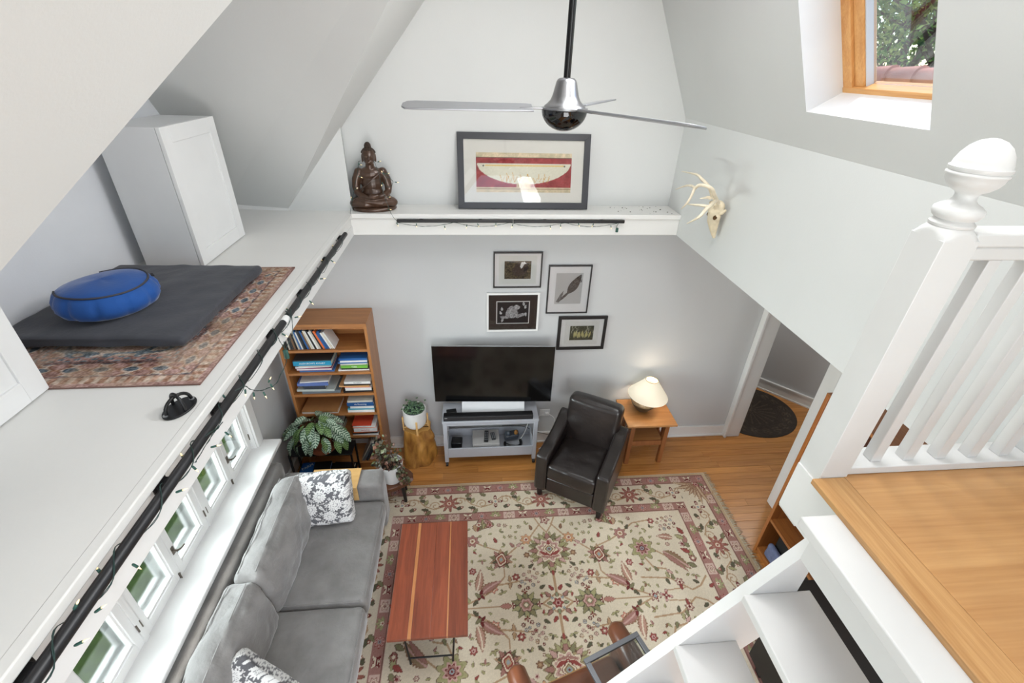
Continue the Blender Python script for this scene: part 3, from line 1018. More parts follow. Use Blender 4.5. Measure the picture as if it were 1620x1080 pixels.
    Lf(1.12, 0.50, 0.15, 0.07, 2.75, (176, 132, 116), BRN, 6, CRM, 0.2)
    for a in (-2.3, -1.2, 1.9):
        Lf(0.60, 0.10, 0.05, 0.03, a, DRED, OUT, 2)
    # small leaves on the vines
    for x_, y_, a, g in ((0.28, 0.50, 2.4, PINK), (0.30, 0.50, 0.9, ROSE), (0.13, 0.66, 1.3, BRN), (0.55, 0.51, 1.6, LGR), (0.72, 0.62, 0.9, DGR), (0.60, 0.08, 0.7, GRN), (0.62, 0.06, -0.8, DGR), (0.68, 0.04, 1.0, LGR),
                        (0.95, 0.14, 1.8, LGR), (0.92, 0.14, -1.3, DGR), (1.02, 0.09, -1.6, RED), (0.98, 0.12, 1.5, GRN), (0.36, 0.19, 1.5, TAN), (0.36, 0.19, -1.5, TAN), (0.06, 0.045, 1.0, ROSE), (0.05, 0.05, 0.75, ROSE),
                        (0.02, 0.10, 0.9, RED), (0.13, 0.12, 2.6, DGR), (0.20, 0.30, 2.5, DGR), (0.88, 0.20, 2.0, GRN), (0.95, 0.21, -0.7, PINK), (1.18, 0.08, 2.5, DGR), (1.24, 0.28, 1.8, LGR), (0.45, 0.55, 1.2, RED), (1.25, 0.04, 0.6, RED)):
        Lf(x_, y_, 0.062, 0.034, a, g, OUT, 2)
    # cartouches lying against the inner guard band
    for k in range(7):
        Lf(0.46+k*0.028, 0.735+0.02*math.sin(k*1.7), 0.07, 0.045, 1.2+(k-3)*0.35, [LGR, ROSE, PINK, GRN][k % 4], OUT, 2)
        Lf(0.46+k*0.03, 0.75, 0.08, 0.05, -1.0-(k-3)*0.25, [GRN, RED, TAN, LGR][k % 4], OUT, 3)
    Fl(0.50, 0.735, 0.035, 5, [(1, DRED), (0.75, PINK), (0.4, RED)]); Fl(0.60, 0.745, 0.03, 5, [(1, OUT), (0.8, CRM), (0.4, RED)])
    for k in range(8):
        Lf(1.22+0.01*math.sin(k*2), 0.22+k*0.045, 0.085, 0.05, 2.6-(k % 3)*0.6, [GRN, ROSE, LGR, RED][k % 4], OUT, 4)
    Fl(1.18, 0.44, 0.03, 6, [(1, OUT), (0.8, PINK), (0.4, DRED)]); Fl(1.22, 0.30, 0.032, 6, [(1, DRED), (0.75, ROSE), (0.4, CRM)])
sym(field)
# axis motifs: medallions, star palmettes, centre cross
for sy in (-1, 1):
    mx_, my_ = 0, 0.455*sy
    c.flower(mx_, my_, 0.185, 22, [(1, (146, 134, 100)), (0.93, LGR), (0.80, (166, 150, 112))], 0.09)
    for k in range(16):
        a = 2*PI*k/16
        c.leaf(mx_+0.10*math.cos(a), my_+0.10*math.sin(a), 0.075, 0.05, a, [ROSE, LGR, PINK, GRN][k % 4], OUT, 2)
    c.flower(mx_, my_, 0.125, 9, [(1, OUT), (0.96, CRM), (0.84, PINK), (0.7, ROSE), (0.6, CRM)], 0.12)
    for q in (-1, 1):
        c.leaf(mx_, my_-0.06*sy, 0.11, 0.05, PI/2-q*1.05 if sy > 0 else -PI/2+q*1.05, RED, CRM, 2)
        c.leaf(mx_, my_-0.07*sy, 0.09, 0.035, PI/2-q*1.4 if sy > 0 else -PI/2+q*1.4, ROSE, CRM, 2)
    c.flower(mx_, my_+0.01*sy, 0.055, 4, [(1, DRED), (0.86, CRM), (0.66, BRN), (0.5, LGR), (0.36, BLU), (0.15, DRED)], 0.1)
    c.leaf(mx_, my_+0.05*sy, 0.05, 0.04, PI/2*sy, RED, PINK, 2)
    c.leaf(0, 0.30*sy, 0.075, 0.06, -PI/2*sy, LGR, OUT, 2); c.leaf(0, 0.27*sy, 0.05, 0.03, -PI/2*sy, RED, OUT, 2)
    c.flower(0, 0.76*sy, 0.05, 5, [(1, OUT), (0.9, ROSE), (0.5, CRM), (0.25, DRED)], 0.2)
for sx in (-1, 1):
    for k in range(10):
        a = 2*PI*(k+0.5)/10
        c.leaf(0.25*sx, 0, 0.125, 0.055, a, [(140, 132, 98), LGR][k % 2], DGR, 4)
    for k in range(4):
        a = PI/2*k
        c.flower(0.25*sx+0.105*math.cos(a), 0.105*math.sin(a), 0.024, 4, [(1, DRED), (0.5, RED), (0.2, CRM)], 0.4)
    c.flower(0.25*sx, 0, 0.058, 6, [(1, OUT), (0.9, PINK), (0.66, ROSE), (0.45, GRN), (0.25, CRM)], 0.1)
    c.leaf(0.36*sx, 0, 0.10, 0.05, 0 if sx > 0 else PI, (176, 124, 112), BRN, 5)
c.flower(0, 0, 0.045, 6, [(1, OUT), (0.9, RED), (0.5, PINK), (0.3, DRED)], 0.16)
for k in range(4):
    a = PI/4+PI/2*k
    c.leaf(0.045*math.cos(a), 0.045*math.sin(a), 0.03, 0.025, a, BLU, OUT, 2)
    a = PI/2*k
    c.leaf(0.045*math.cos(a), 0.045*math.sin(a), 0.045, 0.034, a, (140, 142, 112), OUT, 2)
bei = np.array(BEI, float)
rs = random.Random(17); added = 0
for _ in range(3000):
    if added > 46: break
    x_, y_ = rs.uniform(0.06, hx-0.50), rs.uniform(0.05, hy-0.50)
    w_ = c.win(x_, y_, 0.036)
    if w_ is None or np.abs(c.a[w_[0], w_[1]]-bei).max() > 1: continue
    added += 1
    a0 = rs.uniform(0, 2*PI); kind = rs.randrange(4); g0_ = rs.choice((GRN, LGR, DGR, ROSE, RED, BRN))
    for sx in (-1, 1):
        for sy in (-1, 1):
            if kind == 0:
                c.flower(x_*sx, y_*sy, 0.022, 6, [(1, OUT), (0.85, g0_), (0.5, CRM), (0.25, DRED)], 0.16)
            else:
                for q_ in range(kind):
                    c.leaf(x_*sx, y_*sy, 0.042, 0.022, dang(a0+q_*1.3, sx, sy), g0_ if q_ % 2 else LGR, OUT, 2)
c.grain(14, 3)
zz = 0.0135+noise2(c.nx, c.ny, 30, 22, 5)*0.002
rug = thing('area_rug', 'large beige floral rug with rose and green borders under the coffee table', 'rug', (0.63, 1.985, 0))
link('pile', c.mesh('pile', zz), attr_mat('wool_pile', 0.95, 0.35, 420, 0.1), rug)
b = MB(); b.box(-hx, hx, -hy, hy, 0.001, 0.012)
b.build('backing', mat('rug_edge', (176, 150, 118), 0.95), rug)
b = MB()
for sx in (-1, 1):
    n = 360
    for i in range(n):
        yy = -hy+CH*(i+0.5)/n
        L = random.uniform(0.045, 0.072); w_ = 0.0028
        dy = random.uniform(-0.025, 0.025); z1 = random.uniform(0.003, 0.012)
        x0 = sx*(hx-0.004)
        b.add([(x0, yy-w_, 0.009), (x0, yy+w_, 0.009), (x0+sx*L*0.5, yy+w_+dy*0.3, 0.010+z1), (x0+sx*L*0.5, yy-w_+dy*0.3, 0.010+z1), (x0+sx*L, yy+dy+w_*0.5, 0.003), (x0+sx*L, yy+dy-w_*0.5, 0.003)], [(0, 1, 2, 3), (3, 2, 4, 5)])
fo = b.build('fringe', mat('rug_fringe', (188, 174, 148), 0.95, var=0.2, vs=30), rug); fo['kind'] = 'stuff'

# ------------------------------------------------------------------ sofa
velvet = mat('grey_velvet', (136, 134, 132), 0.75, var=0.16, vs=7, bump=0.4, bs=8, sheen=0.5, bd=0.05)
sofa = thing('sofa', 'long grey velvet sofa under the casement windows', 'sofa', (-1.2, 1.85, 0))
def sv(x0, x1, y0, y1, z0, z1):
    return ((x1-x0)/2, (y1-y0)/2, (z1-z0)/2), Tr((x0+x1)/2+1.2, (y0+y1)/2-1.85, (z0+z1)/2)
hh, M_ = sv(-1.705, -1.575, 0.62, 2.895, 0.10, 0.735)
soft('back_frame', velvet, sofa, *hh, 0.022, M=M_, n=20)
hh, M_ = sv(-1.58, -0.765, 2.705, 2.895, 0.08, 0.615)
soft('arm', velvet, sofa, *hh, 0.03, M=M_, n=14, bulge=(0, 0, 0.01), wr=0.003, ws=5)
hh, M_ = sv(-1.58, -0.765, 0.62, 0.80, 0.08, 0.615)
soft('arm', velvet, sofa, *hh, 0.03, M=M_, n=14)
hh, M_ = sv(-1.58, -0.80, 0.80, 2.71, 0.08, 0.29)
soft('seat_base', velvet, sofa, *hh, 0.015, M=M_, n=14)
for k, (ya, yb) in enumerate(((1.835, 2.70), (0.93, 1.825))):
    hh, M_ = sv(-1.56, -0.748, ya, yb, 0.275, 0.45)
    s_ = soft('seat_cushion', velvet, sofa, *hh, 0.045, M=M_, n=34, bulge=(0.012, 0.0, 0.16), wr=0.006, ws=6, seed=k)
    pts = [(-1.5+1.2, ya+0.012-1.85, 0.436), (-0.80+1.2, ya+0.010-1.85, 0.441), (-0.762+1.2, ya+0.05-1.85, 0.437), (-0.757+1.2, yb-0.05-1.85, 0.437)]
    MB().tube(pts, 0.004, 6).build('piping', velvet, s_, smooth=60)
for k, (ya, yb, xo, lean) in enumerate(((1.79, 2.63, -1.385, -7), (0.93, 1.79, -1.40, -10))):
    M_ = Tr(xo+1.2, (ya+yb)/2-1.85, 0.650) @ Rot('Y', lean)
    s_ = soft('back_cushion', velvet, sofa, 0.095, (yb-ya)/2, 0.215, 0.055, M=M_, n=44, bulge=(0.38, 0.03, 0.06), wr=0.020, ws=6.5, seed=4+k)
    # boxed welt seams along the top
    for sx in (-0.055, 0.055):
        pts = [M_ @ Vector((sx, t*((yb-ya)/2-0.04), 0.2155+0.010*(1-t*t))) for t in (-1, -0.6, -0.2, 0.2, 0.6, 1)]
        MB().tube(pts, 0.004, 6).build('welt_seam', velvet, s_, smooth=60)
for fx, fy in ((-1.62, 0.7), (-1.62, 2.82), (-0.83, 0.7), (-0.83, 2.82)):
    b = MB(); b.box(fx-0.03+1.2, fx+0.03+1.2, fy-0.03-1.85, fy+0.03-1.85, 0.0165 if fx > -1 else 0.0, 0.1)
    b.build('leg', mat('dark_leg', (44, 34, 28), 0.5), sofa, bevel=0.004)

# ------------------------------------------------------------------ patterned throw pillows
def floral_canvas(sz, seed):
    q = Canvas(sz, sz, 0.0028, (98, 98, 102))
    rg = random.Random(seed)
    WH = (226, 226, 224); GY = (150, 150, 152)
    spots = []
    def free(x_, y_, r_):
        return all(math.hypot(x_-a, y_-b_) > (r_+c_)*0.92 for a, b_, c_ in spots)
    for r_, tries in ((0.052, 60), (0.038, 300), (0.026, 900), (0.015, 1600), (0.009, 1800)):
        for _ in range(tries):
            x_, y_ = rg.uniform(-sz/2, sz/2), rg.uniform(-sz/2, sz/2)
            if not free(x_, y_, r_): continue
            spots.append((x_, y_, r_))
            a = rg.uniform(0, 2*PI)
            if r_ > 0.045:
                q.flower(x_, y_, r_, 15, [(1, WH), (0.66, GY), (0.6, WH), (0.34, GY), (0.26, WH)], 0.12, a)
            elif r_ > 0.03:
                q.flower(x_, y_, r_, 6, [(1, WH), (0.62, GY), (0.52, WH), (0.22, GY)], 0.16, a, rg.uniform(0.8, 1.2))
                q.leaf(x_+r_*0.5*math.cos(a), y_+r_*0.5*math.sin(a), r_*1.1, r_*0.5, a, WH)
            elif r_ > 0.02:
                q.leaf(x_-r_*math.cos(a), y_-r_*math.sin(a), r_*2, r_*1.0, a, WH, None, 0, GY, rg.uniform(-0.5, 0.5))
            elif r_ > 0.012:
                q.flower(x_, y_, r_, 5, [(1, WH), (0.4, GY), (0.2, WH)], 0.25, a)
            else:
                q.leaf(x_-r_*math.cos(a), y_-r_*math.sin(a), r_*2, r_*0.9, a, WH, None, 0, None, 0.5)
    q.grain(8, seed)
    return q
pill_m = attr_mat('printed_cotton', 0.85, 0.12, 500, 0.15)
def pillow(label, loc, rot, sz, seed):
    q = floral_canvas(sz, seed)
    v, f = softbox(sz/2, sz/2, 0.065, 0.05, nn=[110, 110, 8], bulge=(-0.07, -0.07, 0.35), wr=0.006, ws=7, seed=seed)
    P = np.array([tuple(t) for t in v])
    wrap = lambda t_: (t_+sz/2) % sz-sz/2
    me = np_mesh('throw_pillow', P, np.array(f), q.sample(wrap(P[:, 0]+0.9*P[:, 2]), wrap(P[:, 1]+0.9*P[:, 2])))
    o = link('throw_pillow', me, pill_m)
    place(o, loc, rot)
    return tag(o, label, 'pillow', 'floral throw pillows on the sofa')
pillow('grey and white floral pillow propped against the sofa arm near the bookcase', (-1.155, 2.555, 0.665), (R(66), R(-2), R(3)), 0.42, 11)
pillow('grey and white floral pillow slumped on the seat at the lower frame edge', (-1.245, 1.225, 0.60), (R(38), R(24), R(-24)), 0.42, 23)
# bent bamboo tray hugging the sofa arm
bam = wood('bamboo', (206, 160, 96), (228, 188, 126), 0, 0.5, 2.0, rnd=False)
t = thing('arm_tray', 'light wood arm tray draped over the sofa arm behind the floral pillow', 'tray', (-1.14, 2.80, 0.617))
MB().box(-0.20, 0.19, -0.118, 0.09, 0.002, 0.010).build('top', bam, t, bevel=0.002)
MB().box(-0.20, 0.19, -0.124, -0.116, -0.14, 0.010).build('flap', bam, t, bevel=0.002)

# ------------------------------------------------------------------ coffee table
ct = thing('coffee_table', 'reddish brown wooden coffee table with pale sapwood stripes and black metal legs', 'table', (-0.319, 2.012, 0))
redw = wood('rosewood', (96, 44, 28), (142, 72, 46), 1, 0.36, 0.9, tone=0.14, coat=0.2)
sapw = wood('sapwood', (158, 96, 54), (186, 128, 80), 1, 0.34, 0.9, tone=0.05, coat=0.2)
xs = [(-0.257, -0.128, redw), (-0.128, -0.106, sapw), (-0.106, 0.015, redw), (0.015, 0.120, redw), (0.120, 0.129, sapw), (0.129, 0.257, redw)]
for x0, x1, mm in xs:
    MB().box(x0+0.0003, x1-0.0003, -0.432, 0.432, 0.424, 0.45).build('board', mm, ct, bevel=0.0012)
for sy in (-1, 1):
    y0 = sy*0.36
    for sx in (-1, 1):
        b = MB()
        b.tube([(sx*0.17, y0, 0.424), (sx*0.145, y0+sy*0.02, 0.03), (sx*0.145, y0+sy*0.02, 0.018)], 0.007, 8)
        b.tube([(sx*0.17, y0, 0.424), (sx*0.168, y0-sy*0.14, 0.022)], 0.006, 8)
        b.ball((sx*0.145, y0+sy*0.02, 0.025), 0.0085, 8, 6)
        b.build('leg', black, ct, smooth=50)
    b = MB(); b.tube([(-0.150, y0+sy*0.017, 0.09), (0.150, y0+sy*0.017, 0.09)], 0.006, 8)
    b.build('stretcher', black, ct, smooth=50)
MB().box(-0.19, 0.19, -0.38, 0.38, 0.418, 0.424).build('frame_plate', black, ct)

# ------------------------------------------------------------------ dark leather armchair
leather = mat('dark_brown_leather', (36, 30, 28), 0.30, spec=0.6, var=0.14, vs=6, bump=0.25, bs=16, coat=0.15)
ac = thing('armchair', 'dark brown leather armchair on the rug corner beside the lamp table', 'armchair', (1.035, 3.155, 0.0), R(-31))
prof = [(-0.355, 0.13), (-0.355, 0.545), (-0.335, 0.558), (-0.20, 0.562), (-0.05, 0.572), (0.06, 0.592), (0.15, 0.625), (0.23, 0.66), (0.29, 0.665), (0.31, 0.13)]
for s in (-1, 1):
    b = MB(); b.prism(prof, 0, s*0.345-0.058+(-0.0), s*0.345+0.058)
    b.v = [(x-s*0.058, y_, z_) for x, y_, z_ in b.v]
    b.build('arm', leather, ac, bevel=0.022, seg=4)
b = MB(); b.box(-0.23, 0.23, -0.335, 0.27, 0.13, 0.30)
b.build('seat_base', leather, ac, bevel=0.012)
soft('seat_cushion', leather, ac, 0.232, 0.29, 0.085, 0.04, M=Tr(0, -0.068, 0.375) @ Rot('X', -3), n=26, bulge=(0, 0, 0.16), wr=0.007, ws=9, seed=2)
soft('backrest', leather, ac, 0.262, 0.085, 0.29, 0.05, M=Tr(0, 0.245, 0.585) @ Rot('X', -9), n=26, bulge=(0, 0.25, 0.05), wr=0.003, ws=5, seed=6)
for sx in (-1, 1):
    for yy in (-0.305, 0.26):
        b = MB(); zt_, zb_ = 0.135, 0.017
        cx, cy, w0, w1_ = sx*0.295, yy, 0.026, 0.017
        b.add([(cx-w1_, cy-w1_, zb_), (cx+w1_, cy-w1_, zb_), (cx+w1_, cy+w1_, zb_), (cx-w1_, cy+w1_, zb_), (cx-w0, cy-w0, zt_), (cx+w0, cy-w0, zt_), (cx+w0, cy+w0, zt_), (cx-w0, cy+w0, zt_)],
              [(3, 2, 1, 0), (4, 5, 6, 7), (0, 1, 5, 4), (1, 2, 6, 5), (2, 3, 7, 6), (3, 0, 4, 7)])
        b.build('leg', mat('black_leg', (22, 19, 18), 0.45), ac, bevel=0.003)

# ------------------------------------------------------------------ side table and lamp
oakt = wood('honey_oak', (164, 110, 60), (196, 144, 90), 0, 0.36, 1.0, rnd=False)
oakv = wood('honey_oak_leg', (124, 74, 38), (158, 100, 56), 2, 0.4, 1.0, rnd=False)
tb = thing('side_table', 'small honey oak side table with a lower shelf beside the armchair', 'table', (1.775, 3.575, 0))
MB().box(-0.255, 0.255, -0.22, 0.215, 0.533, 0.556).build('tabletop', oakt, tb, bevel=0.003)
for sx in (-1, 1):
    for sy in (-1, 1):
        MB().box(sx*0.178-0.022, sx*0.178+0.022, sy*0.158-0.022, sy*0.158+0.022, 0, 0.533).build('leg', oakv, tb, bevel=0.002)
for sy in (-1, 1):
    MB().box(-0.156, 0.156, sy*0.158-0.01, sy*0.158+0.01, 0.465, 0.533).build('apron', oakv, tb) if sy > 0 else None
for sx in (-1, 1):
    MB().box(sx*0.178-0.01, sx*0.178+0.01, -0.136, 0.136, 0.475, 0.533).build('apron', oakv, tb)
    MB().box(sx*0.178-0.010, sx*0.178+0.010, -0.136, 0.136, 0.255, 0.31).build('side_rail', oakv, tb)
    for k in range(3):
        MB().box(sx*0.178-0.006, sx*0.178+0.006, -0.09+k*0.09-0.016, -0.09+k*0.09+0.016, 0.31, 0.475).build('slat', oakv, tb)
MB().box(-0.156, 0.156, -0.168, -0.150, 0.245, 0.305).build('front_rail', oakv, tb, bevel=0.002)
MB().box(-0.168, 0.168, -0.15, 0.15, 0.288, 0.304).build('shelf', oakt, tb)

lm = thing('table_lamp', 'lit table lamp with cream cone shade and dark ceramic bowl base', 'lamp', (1.742, 3.61, 0.557))
cer = mat('dark_ceramic', (74, 64, 50), 0.4, var=0.2, vs=8)
b = MB(); b.lathe([(0.045, 0.0), (0.055, 0.006), (0.085, 0.04), (0.115, 0.085), (0.125, 0.105), (0.118, 0.112), (0.05, 0.116), (0.02, 0.12)], n=36)
b.build('base', cer, lm, smooth=50)
b = MB(); b.tube([(0, 0, 0.115), (0, 0, 0.27)], 0.009, 10)
b.build('stem', mat('brass', (150, 120, 66), 0.35, 0.9), lm, smooth=50)
sh, n, l, bb = base('lamp_shade_linen', (238, 228, 205), 0.9)
bb.inputs['Emission Color'].default_value = (1.0, 0.89, 0.70, 1)
bb.inputs['Emission Strength'].default_value = 0.32
mp = tex_vec(n, l); nz = n.new('ShaderNodeTexNoise'); nz.inputs['Scale'].default_value = 220; l.new(mp.outputs[0], nz.inputs['Vector']); add_bump(n, l, bb, nz.outputs['Fac'], 0.15, 0.003)
b = MB(); Mt = Tr(0.02, 0.0, 0.0) @ Rot('Y', 3)
b.lathe([(0.198, 0.186), (0.200, 0.189), (0.062, 0.372), (0.0605, 0.372), (0.197, 0.1895)], n=48, M=Mt, cap=False)
so = b.build('lamp_shade', sh, lm, smooth=60)
b = MB(); b.tube([Mt @ Vector((0.06*math.cos(a*PI/12), 0.06*math.sin(a*PI/12), 0.372)) for a in range(25)], 0.003, 6)
b.build('rim', mat('shade_rim', (186, 160, 118), 0.7), so, smooth=60)
b = MB(); b.ball((0.02, 0, 0.29), (0.028, 0.028, 0.036), 14, 10)
b.build('bulb', mat('lit_bulb', (255, 240, 214), 0.4, emit=(255, 232, 196), es=4), lm, smooth=180)
pl = bpy.data.lights.new('lamp_glow', 'POINT'); pl.energy = 2.6; pl.color = (1, 0.86, 0.68); pl.shadow_soft_size = 0.04
plo = bpy.data.objects.new('lamp_glow', pl); COL.objects.link(plo); plo.parent = lm; plo.location = (0.02, 0, 0.34)
# ------------------------------------------------------------------ helpers for points seen in the photograph
def ray(px, py):
    return r2*((px-810)/F_PX) + u2*(-(py-540)/F_PX) + fw
def onX(px, py, X):
    d = ray(px, py); return CAM+d*(X/d.x)
def onY(px, py, Y):
    d = ray(px, py); return CAM+d*(Y/d.y)
def onZ(px, py, Z):
    d = ray(px, py); return CAM+d*((Z-CAM.z)/d.z)
ORD = ['first', 'second', 'third', 'fourth', 'fifth', 'sixth', 'seventh', 'eighth', 'ninth', 'tenth', 'eleventh', 'twelfth', 'thirteenth', 'fourteenth', 'fifteenth', 'sixteenth', 'seventeenth', 'eighteenth', 'nineteenth', 'twentieth', 'twenty-first', 'twenty-second', 'twenty-third', 'twenty-fourth', 'twenty-fifth', 'twenty-sixth', 'twenty-seventh']

# ------------------------------------------------------------------ television trolley
grey = mat('grey_lacquer', (176, 179, 186), 0.4)
tv = thing('tv_trolley', 'pale grey wheeled trolley carrying the television', 'tv stand', (0.17, 3.61, 0))
MB().box(-0.475, 0.475, -0.15, 0.15, 0.575, 0.600).build('top', grey, tv, bevel=0.004)
MB().box(-0.43, 0.43, -0.142, -0.128, 0.545, 0.575).build('front_rail', grey, tv)
for sx in (-1, 1):
    for sy in (-1, 1):
        MB().box(sx*0.448-0.02, sx*0.448+0.02, sy*0.128-0.018, sy*0.128+0.018, 0.062, 0.575).build('leg', grey, tv, bevel=0.003)
        w = MB(); w.tube([(sx*0.448-0.012, sy*0.128, 0.026), (sx*0.448+0.012, sy*0.128, 0.026)], 0.026, 18)
        w.tube([(sx*0.448, sy*0.128, 0.03), (sx*0.448, sy*0.128, 0.064)], 0.008, 8)
        w.build('caster', blackp, tv, smooth=40)
tray = MB().box(-0.43, 0.43, -0.13, 0.13, 0.150, 0.165).build('shelf', grey, tv)
MB().box(-0.428, 0.428, -0.146, -0.130, 0.125, 0.245).build('shelf_lip', grey, tray, bevel=0.003)
MB().box(-0.428, 0.428, 0.130, 0.140, 0.150, 0.265).build('shelf_back', grey, tray)
for sx in (-1, 1):
    MB().box(sx*0.435-0.006, sx*0.435+0.006, -0.11, 0.11, 0.150, 0.255).build('shelf_side', grey, tray)
# television
t = thing('television', 'large flat black television on the grey trolley', 'television', (0.20, 3.63, 0.6005), R(-2.6))
scr = mat('dark_screen', (8, 8, 9), 0.12, spec=0.6)
MB().box(-0.577, 0.577, 0.0, 0.012, 0.105, 0.752).build('bezel', mat('silver_bezel', (170, 172, 174), 0.35, 0.6), t, bevel=0.002)
MB().box(-0.573, 0.573, -0.003, 0.0005, 0.108, 0.748).build('screen', scr, t)
MB().box(-0.40, 0.40, 0.012, 0.045, 0.11, 0.42).build('rear_case', blackp, t, bevel=0.01)
b = MB()
b.add([(-0.29, -0.055, 0.0), (0.29, -0.055, 0.0), (0.29, 0.10, 0.0), (-0.29, 0.10, 0.0), (-0.31, -0.050, 0.012), (0.31, -0.050, 0.012), (0.31, 0.012, 0.115), (-0.31, 0.012, 0.115), (0.31, 0.04, 0.115), (-0.31, 0.04, 0.115)],
      [(3, 2, 1, 0), (0, 1, 5, 4), (4, 5, 6, 7), (7, 6, 8, 9), (9, 8, 2, 3), (1, 2, 8, 6, 5), (0, 4, 7, 9, 3)])
b.build('stand', mat('white_plastic', (206, 207, 208), 0.35), t)
t = thing('soundbar', 'long black soundbar lying in front of the television', 'speaker', (0.148, 3.512, 0.6005), R(-0.5))
MB().box(-0.437, 0.437, -0.042, 0.028, 0.0, 0.050).build('body', mat('charcoal_plastic', (38, 38, 40), 0.5), t, bevel=0.004)
MB().box(-0.435, 0.435, -0.022, 0.0275, 0.0495, 0.0515).build('top_panel', blackp, t)
MB().box(-0.425, -0.400, -0.0435, -0.0415, 0.036, 0.041).build('badge', mat('silver_badge', (190, 190, 190), 0.4), t)
o = MB().box(-0.05, 0.05, -0.03, 0.03, 0, 0.035).build('media_puck', blackp, bevel=0.006); place(o, (-0.215, 3.595, 0.6005), (0, 0, R(8))); tag(o, 'small black device behind the soundbar at the left of the television', 'device')
# things on the trolley shelf
t = thing('cardboard_box', 'flat grey lidded box on the trolley shelf under both remotes', 'box', (0.125, 3.605, 0.166))
gb = mat('grey_card', (172, 170, 168), 0.8)
MB().box(-0.132, 0.132, -0.10, 0.10, 0, 0.085).build('body', gb, t)
MB().box(-0.137, 0.137, -0.105, 0.105, 0.062, 0.100).build('lid', gb, t, bevel=0.002)
def remote(label, loc, rz, w_, L):
    t = thing('remote_control', label, 'remote', loc, rz, 'remotes on the grey box')
    MB().box(-w_/2, w_/2, -L/2, L/2, 0, 0.016).build('body', blackp, t, bevel=0.006, seg=3)
    for k in range(5):
        b = MB()
        b.lathe([(w_*0.17, 0), (w_*0.17, 0.0025)], (-w_*0.22, -L*0.34+k*L*0.16, 0.0158), 10)
        b.build('button', mat('grey_button', (120, 122, 126), 0.5), t)
        b = MB(); b.lathe([(w_*0.17, 0), (w_*0.17, 0.0025)], (w_*0.22, -L*0.34+k*L*0.16, 0.0158), 10)
        b.build('button', mat('grey_button', (120, 122, 126), 0.5), t)
remote('longer black remote on the grey box, left of the two', (0.130, 3.60, 0.267), R(-4), 0.042, 0.165)
remote('shorter black remote on the grey box, right of the two', (0.200, 3.60, 0.267), R(6), 0.044, 0.105)
o = MB().box(-0.055, 0.055, -0.05, 0.05, 0, 0.075).build('router', blackp, bevel=0.008); place(o, (-0.175, 3.60, 0.166), (0, 0, R(-6))); tag(o, 'black square router at the left end of the trolley shelf', 'router')
t = thing('headset', 'black and grey headset with a head strap on the trolley shelf', 'headset', (0.405, 3.595, 0.166), R(10))
b = MB(); b.tube([(0.085*math.cos(a), -0.02+0.065*math.sin(a), 0.028+0.012*math.sin(a*2)) for a in [i*PI/10 for i in range(9, 22)]], 0.016, 8, flat=1.5)
b.build('strap', blackp, t, smooth=60)
v, f = softbox(0.075, 0.04, 0.045, 0.02, n=8, M=Tr(0, 0.045, 0.075) @ Rot('X', 18))
MB().add(v, f).build('visor', mat('slate_plastic', (62, 68, 76), 0.3), t, smooth=180)
for sx in (-1, 1):
    b = MB(); b.ball((sx*0.04, 0.02, 0.13), (0.022, 0.022, 0.03), 10, 8)
    b.build('controller', mat('amber_plastic' if sx > 0 else 'slate_plastic2', (150, 104, 48) if sx > 0 else (70, 78, 88), 0.3), t, smooth=180)
# cords
cordw = mat('white_cord', (226, 226, 224), 0.5)
def cord(name, label, pts, r_, m, cat='cord', group=None):
    P = [Vector(p) for p in pts]; out = []
    for i in range(len(P)-1):
        p0 = P[max(i-1, 0)]; p1 = P[i]; p2 = P[i+1]; p3 = P[min(i+2, len(P)-1)]
        for k in range(6):
            t_ = k/6
            out.append(0.5*((2*p1)+(p2-p0)*t_+(2*p0-5*p1+4*p2-p3)*t_**2+(3*p1-p0-3*p2+p3)*t_**3))
    out.append(P[-1])
    o = MB().tube(out, r_, 6).build(name, m, None, smooth=60)
    return tag(o, label, cat, group)
cord('power_cord', 'white cord hanging in a loop below the trolley shelf', [(-0.10, 3.70, 0.14), (-0.09, 3.64, 0.05), (-0.03, 3.61, 0.012), (0.03, 3.64, 0.05), (0.04, 3.70, 0.14)], 0.004, cordw)
cord('power_cord', 'white cord from the headset to the wall outlet', [(0.47, 3.60, 0.19), (0.53, 3.65, 0.25), (0.57, 3.70, 0.33), (0.60, 3.74, 0.40), (0.68, 3.77, 0.37), (0.74, 3.77, 0.40)], 0.004, cordw)
cord('power_cord', 'white cord drooping from the wall outlet behind the armchair', [(0.80, 3.77, 0.40), (0.86, 3.74, 0.36), (0.87, 3.72, 0.20), (0.80, 3.70, 0.06), (0.70, 3.66, 0.005)], 0.004, cordw)
cord('power_cord', 'thin dark cord running from the trolley to the armchair', [(0.30, 3.73, 0.30), (0.52, 3.74, 0.27), (0.68, 3.72, 0.20), (0.84, 3.70, 0.16), (0.95, 3.68, 0.10)], 0.003, black)
t = thing('wall_outlet', 'white wall outlet with a plug right of the trolley', 'outlet', (0.76, 3.80, 0.40))
MB().box(-0.055, 0.055, -0.006, 0, -0.045, 0.045).build('plate', trimw, t, bevel=0.002)
MB().box(0.005, 0.04, -0.035, -0.006, -0.02, 0.015).build('plug', cordw, t, bevel=0.004)

